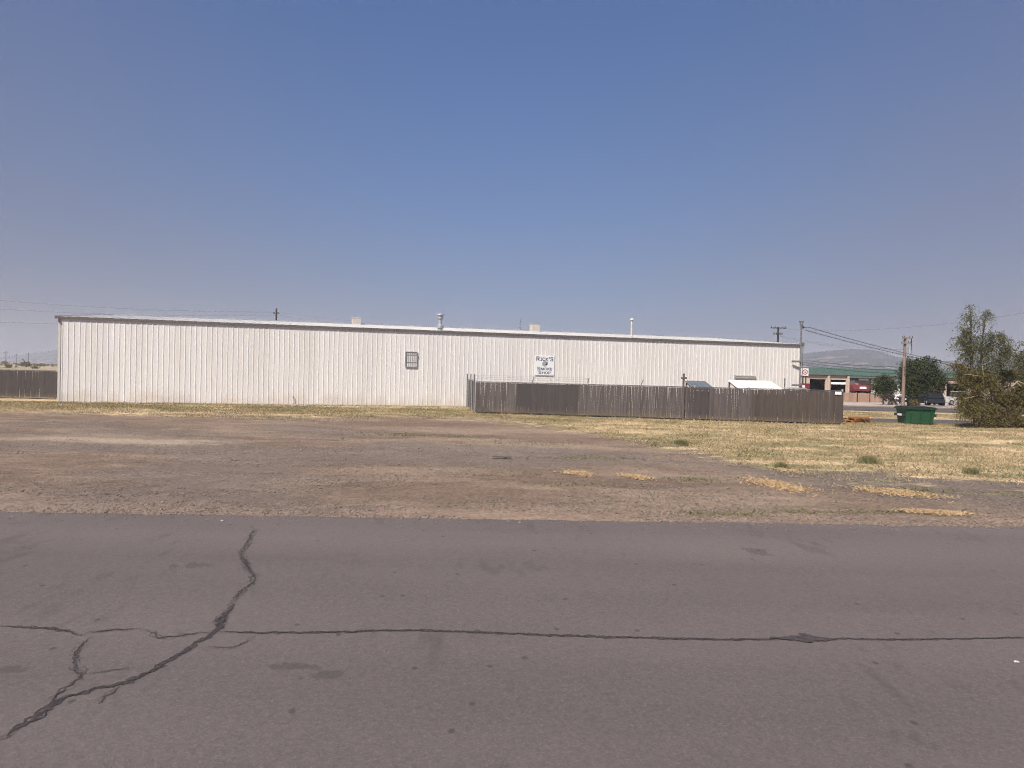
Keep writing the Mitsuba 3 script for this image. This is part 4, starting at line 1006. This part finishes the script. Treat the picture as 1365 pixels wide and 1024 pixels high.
# ------------------------------------------------------------------ trees and shrubs
def leaf_quads(c, size, r, droop=0.0):
    n = len(c); a = r.normal(0, 1, (n, 3)); a[:, 2] -= droop; a /= np.linalg.norm(a, axis=1, keepdims=True)
    b = np.cross(a, r.normal(0, 1, (n, 3))); b /= np.linalg.norm(b, axis=1, keepdims=True) + 1e-9
    s = size * r.uniform(.6, 1.4, n)[:, None]
    v = np.stack([c - a * s, c + b * s * .55, c + a * s, c - b * s * .55], 1).reshape(-1, 3); k = (np.arange(n) * 4)[:, None]
    return trimesh.Trimesh(v, np.vstack([k + [0, 1, 2], k + [0, 2, 3]]), process=False)


def sprays(blobs, n, per, length, r, hang, gap=0.46, freq=1.6, seed=0):
    """chains of leaves: each starts inside a blob (cx, cy, cz, rx, ry, rz) and runs outwards, hanging by 'hang'"""
    vol = np.array([b[3] * b[5] for b in blobs]); out = []; starts = []
    pick = r.choice(len(blobs), n, p=vol / vol.sum())
    for i in pick:
        cx, cy, cz, rx, ry, rz = blobs[i]; u = r.normal(0, 1, 3); u /= np.linalg.norm(u); u *= r.random() ** 0.45
        p = np.array([cx + u[0] * rx, cy + u[1] * ry, cz + u[2] * rz])
        if meshkit.fbm(p * freq, 2, seed) < gap - 0.12 * r.random(): continue
        d = u + r.normal(0, .5, 3); d /= np.linalg.norm(d) + 1e-9
        t = np.linspace(0, 1, per)[:, None]
        q = p + d * t * length + np.array([0, 0, -1]) * hang * t ** 2 + r.normal(0, length * .09, (per, 3)); out.append(q); starts.append((p, q[-1]))
    return np.vstack(out), starts


def px_blobs(lst, Y, thick=0.8):
    o = []
    for (px, py, rx, ry) in lst:
        p = at(px, py, Y); s = Y / FOC; o.append((p[0], Y, p[2], rx * s, max(rx, ry) * s * thick, ry * s))
    return o


def clumps(blobs, r, k, f0=.22, f1=.48, zs=1.2):
    """breaks big blobs into many small uneven clumps, so that sky shows between them"""
    o = []
    for cx, cy, cz, rx, ry, rz in blobs:
        for _ in range(k):
            u = r.normal(0, 1, 3); u /= np.linalg.norm(u); u *= r.uniform(.25, 1.0); f = r.uniform(f0, f1)
            o.append((cx + u[0] * rx, cy + u[1] * ry, cz + u[2] * rz, rx * f, ry * f, rz * f * zs))
    return o


def limb(a, b, r0, r1, r, bend=.12, n=7):
    a, b = np.asarray(a, float), np.asarray(b, float); t = np.linspace(0, 1, n)[:, None]; L = np.linalg.norm(b - a)
    w = np.cumsum(r.normal(0, bend * L / n, (n, 3)), 0); w -= w[-1] * t; w *= np.minimum(1, 4 * t)
    return tube(a + (b - a) * t + w, np.linspace(r0, r1, n), 7)


# the large birch-like tree
r = np.random.default_rng(101); Yt = 39.5
k = thing('birch_tree', 'large loose leaved tree with pale limbs near the right edge of the picture', 'tree')
B = px_blobs([(1293, 412, 4, 8), (1291, 424, 7, 8), (1286, 434, 7, 6), (1298, 436, 8, 8), (1315, 420, 4, 8), (1314, 432, 8, 9), (1321, 437, 6, 5), (1289, 447, 12, 9), (1276, 454, 9, 6), (1312, 449, 12, 9), (1298, 462, 17, 9), (1279, 464, 8, 5), (1320, 464, 10, 10),
              (1291, 477, 15, 10), (1308, 480, 17, 11), (1276, 488, 10, 6), (1266, 488, 5, 4), (1287, 494, 10, 9), (1304, 498, 18, 11), (1280, 508, 8, 8), (1296, 514, 15, 11), (1312, 518, 16, 11), (1287, 528, 10, 11), (1302, 536, 18, 11),
              (1284, 543, 7, 9), (1298, 549, 14, 8), (1290, 556, 10, 7), (1312, 556, 12, 9), (1322, 540, 12, 10), (1318, 505, 12, 10), (1330, 448, 5, 8), (1338, 456, 6, 9), (1334, 470, 10, 9), (1342, 470, 5, 9)], Yt)
B = clumps(B, r, 9, .20, .55, 1.1)
LP, st = sprays(B, 4300, 9, .40, r, .40, gap=.445, freq=2.0, seed=5)
base = ground(1299, 570.5); base = np.array([base[0], Yt, -.05]); tops = [at(1293, 412, Yt), at(1314, 418, Yt + .3)]
fork = at(1300, 540, Yt)
woods = [limb(base, fork, .15, .12, r, .05), limb(fork, tops[0], .11, .015, r, .08, 12), limb(fork, tops[1], .10, .012, r, .08, 12)]
tr = part(k, 'trunk', woods, 'bark_dark', 60)
pale = [limb(at(1314, 545, Yt - .1), at(1309, 486, Yt - .55), .030, .014, r, .10), limb(at(1311, 503, Yt - .3), at(1286, 499, Yt - .75), .016, .008, r, .14), limb(at(1303, 527, Yt - .2), at(1284, 532, Yt - .7), .014, .006, r, .14)]
part(k, 'limb', pale, 'bark_pale', 60, label='bare pale limbs showing among the leaves')
br = []
for i in r.choice(len(st), 170, replace=False):
    p, q = st[i]; f_ = np.clip((p[2] - fork[2]) / (tops[0][2] - fork[2]), 0, .9); o = fork + (tops[int(p[0] > fork[0] + .2)] - fork) * max(0, f_ - .12); br.append(limb(o, p, .022, .006, r, .08, 5))
part(k, 'branches', br, 'bark_dark')
low = LP[:, 2] + (meshkit.fbm(LP * .9, 3, 2) - .5) * 2.2 < at(1300, 497, Yt)[2]
part(k, 'crown', leaf_quads(LP[~low], .040, r, .4), 'leaves_grey')
part(k, 'lower_crown', leaf_quads(LP[low], .040, r, .4), 'leaves_olive', label='olive brown lower foliage')
# big olive shrub below it
k = thing('olive_shrub', 'big olive brown shrub spreading around the foot of the large right tree', 'shrub'); r = np.random.default_rng(103)
B = px_blobs([(1326, 500, 12, 8), (1312, 508, 12, 9), (1340, 506, 12, 10), (1330, 516, 18, 12), (1356, 518, 14, 13), (1325, 534, 22, 12), (1350, 538, 18, 14), (1314, 552, 18, 11), (1340, 556, 22, 12), (1375, 530, 16, 26), (1308, 562, 7, 6), (1330, 565, 24, 7), (1372, 562, 18, 9), (1290, 532, 9, 8), (1286, 515, 5, 6), (1364, 503, 9, 8), (1356, 546, 14, 12), (1360, 526, 12, 12), (1350, 564, 16, 7), (1310, 496, 9, 8), (1326, 490, 8, 7), (1345, 496, 9, 7), (1334, 484, 6, 7)], 40.6, .7)
B = clumps(B, r, 9, .25, .5, 1.0)
LP, st = sprays(B, 3900, 9, .27, r, .10, gap=.38, freq=2.2, seed=9); LP = LP[LP[:, 2] > .03]
root = np.array([at(1336, 572, 40.6)[0], 40.6, 0]); part(k, 'stem', [limb(root + [r.normal(0, .3), r.normal(0, .2), -.03], st[i][0], .03, .008, r, .1, 6) for i in r.choice(len(st), 60, replace=False)], 'bark_dark')
part(k, 'foliage', leaf_quads(LP, .038, r), 'leaves_olive')
q = at(1349, 512, 37.3); part(k, 'dead_branch', [limb(at(1345, 521, 40.2), at(1349, 515, 39.7), .035, .03, r, .1), limb(at(1349, 515, 39.7), at(1357, 508, 39.6), .035, .02, r, .2), limb(at(1357, 508, 39.6), at(1372, 516, 39.5), .025, .010, r, .2), limb(at(1354, 509, 39.6), at(1362, 515, 39.4), .018, .008, r, .2)], 'bark_pale', 60, label='bleached dead branch at the right edge')
# tree at the right edge
k = thing('edge_tree', 'grey green tree cut off by the right edge of the picture', 'tree'); r = np.random.default_rng(105); Ye = 41.0
B = px_blobs([(1368, 470, 18, 15), (1356, 484, 14, 12), (1380, 490, 24, 20), (1362, 503, 18, 12), (1385, 520, 22, 20)], Ye)
LP, st = sprays(B, 1100, 11, .42, r, .28, seed=15); b0 = np.array([at(1378, 560, Ye)[0], Ye, -.05])
part(k, 'trunk', [limb(b0, at(1372, 470, Ye), .13, .02, r, .06, 10)] + [limb(at(1374, 515, Ye), st[i][0], .03, .008, r, .1, 5) for i in r.choice(len(st), 30, replace=False)] + [limb(at(1347, 498, Ye - 1), at(1354, 487, Ye - 1), .04, .02, r)], 'bark_dark', 60)
part(k, 'crown', leaf_quads(LP, .042, r, .4), 'leaves_grey')


def far_tree(name, lab, blobs, Y, n, size, matl, base_px, fork_py, gap=.42, trunk_r=.2):
    k = thing(name, lab, 'tree'); rr_ = np.random.default_rng(int(base_px)); B = px_blobs(blobs, Y)
    LP, st = sprays(B, n, 7, size * 7, rr_, size * 2, gap=gap, freq=.9, seed=int(base_px)); b0 = at(base_px, 530, Y); b0[2] = float(gz(Y)); fk = at(base_px, fork_py, Y)
    part(k, 'trunk', [limb(b0, fk, trunk_r, trunk_r * .8, rr_, .05)] + [limb(fk, st[i][0], trunk_r * .4, .03, rr_, .1, 5) for i in rr_.choice(len(st), 26, replace=False)], 'bark_dark', 60)
    part(k, 'crown', leaf_quads(LP[LP[:, 2] > -.2], size, rr_), matl)


far_tree('round_tree', 'dense dark green tree right of the wooden pole, across the side street', [(1222, 495, 16, 14), (1236, 489, 13, 10), (1212, 488, 9, 8), (1240, 503, 16, 11), (1220, 512, 17, 11), (1208, 503, 9, 12), (1240, 485, 4, 6), (1250, 508, 8, 9), (1214, 520, 10, 8)], 82.0, 2300, .10, 'leaves_green', 1224, 520, .40, .25)
far_tree('small_tree', 'small round green tree in front of the board fence end', [(1172, 516, 10, 9), (1182, 513, 10, 10), (1178, 508, 8, 6), (1188, 518, 6, 7)], 88.0, 1000, .085, 'leaves_green', 1178, 526, .36, .12)
k = thing('dark_bush', 'dark arching bush between the small tree and the wooden pole', 'bush'); r = np.random.default_rng(111); B = px_blobs([(1179, 530, 3, 4), (1183, 526.5, 4, 2.5), (1188, 531, 3, 6), (1192, 535, 3, 3)], 86.0)
LP, st = sprays(B, 260, 6, .25, r, .2, gap=.2, seed=4); part(k, 'stem', [limb([LP[:, 0].mean(), 86, -.3], st[i][0], .03, .01, r) for i in range(12)], 'bark_dark'); part(k, 'foliage', leaf_quads(LP, .07, r), 'bark_dark')
k = thing('red_bush', 'reddish brown bush among the parked vehicles', 'bush'); B = px_blobs([(1243, 521, 8, 5), (1252, 519, 6, 4)], 92.0); LP, st = sprays(B, 320, 6, .3, r, .15, gap=.2, seed=6)
part(k, 'stem', [limb([LP[:, 0].mean(), 92, -.4], st[i][0], .04, .01, r) for i in range(12)], 'bark_dark'); part(k, 'foliage', leaf_quads(LP, .09, r), 'red_leaf')
k = thing('kerb_bush', 'low pale green bush at the kerb behind the dumpster', 'bush'); B = px_blobs([(1217, 537, 6, 4)], 79.0); LP, st = sprays(B, 200, 6, .2, r, .1, gap=.2, seed=7)
part(k, 'stem', [limb([LP[:, 0].mean(), 79, -.3], st[i][0], .03, .01, r) for i in range(8)], 'bark_dark'); part(k, 'foliage', leaf_quads(LP[LP[:, 2] > -.15], .07, r), 'leaves_olive')

# scattered scrub on the plain to the left, seen over the dark fence
r = np.random.default_rng(131); ms = []
for i in range(260):
    Y = r.uniform(260, 1100); x = -r.uniform(.55, .80) * Y; s = r.uniform(.5, 1.4) * (1 + (r.random() > .9))
    c_ = np.array([x, Y, s * .5]) + r.normal(0, 1, (60, 3)) * np.array([s, s, s * .45]) * .5; c_[:, 2] = np.abs(c_[:, 2]); ms.append(leaf_quads(c_, .32 * s, r))
struct('scrub', ms, 'leaves_olive', 'scattered dull scrub bushes on the plain beyond the left fence', kind='stuff')


# ------------------------------------------------------------------ hills
def hill(name, lab, spine, width, seed, rough=.35):
    """spine: points (px, crest py, distance) of the crest seen from the lot"""
    P = np.array([at(px, py, Y) for px, py, Y in spine]); n = 120; s = np.linspace(0, len(P) - 1, n); c = np.stack([np.interp(s, np.arange(len(P)), P[:, i]) for i in range(3)], -1)
    k = 31; u = np.linspace(-1, 1, k); V = []
    for q in c:
        d = q[:2] / np.linalg.norm(q[:2])
        for t in u:
            xy = q[:2] + d * t * width; prof = max(0.0, (1 - abs(t)) ** .9) if t > 0 else (1 - abs(t)) ** 0.85 if abs(t) < 1 else 0.0
            nz = meshkit.fbm(np.array([xy[0] / 420, xy[1] / 420, seed]), 4, seed) - .5
            V.append([xy[0], xy[1], -2 + (q[2] + 2) * prof * (1 + rough * nz * (1 - .6 * (abs(t) < .05)))])
    V = np.array(V); i, j = np.meshgrid(np.arange(n - 1), np.arange(k - 1), indexing='ij'); a = i * k + j
    f = np.vstack([np.stack([a, a + 1, a + k + 1], -1).reshape(-1, 3), np.stack([a, a + k + 1, a + k], -1).reshape(-1, 3)])
    struct(name, trimesh.Trimesh(V, f, process=False), 'hill_land', lab, True)


hill('hills', 'hazy wooded hills with pale clearings beyond the green roof', [(700, 490, 3200), (950, 480, 3000), (1060, 473, 2800), (1100, 468, 2700), (1140, 465, 2600), (1165, 466, 2600), (1195, 475, 2600), (1240, 482, 2600), (1290, 480, 2700), (1400, 486, 2800), (1600, 492, 2900), (1900, 500, 3000)], 900, 3)
hill('hills_001', 'faint far hills on the left horizon beyond the plain', [(-500, 460, 6500), (-150, 470, 6000), (0, 476, 5800), (30, 473, 5600), (60, 469, 5400), (85, 465, 5300), (130, 462, 5300), (250, 466, 5400), (420, 476, 5600), (650, 488, 6000)], 1500, 6)

# ------------------------------------------------------------------ haze
scene['haze'] = {'type': 'cube', 'to_world': T().translate([0, 0, 119]).scale([16000, 16000, 121]), 'bsdf': {'type': 'null'}, 'interior': {'type': 'ref', 'id': 'haze_air'}}
labels['haze'] = {'label': 'thin smoky haze in the air', 'kind': 'stuff'}
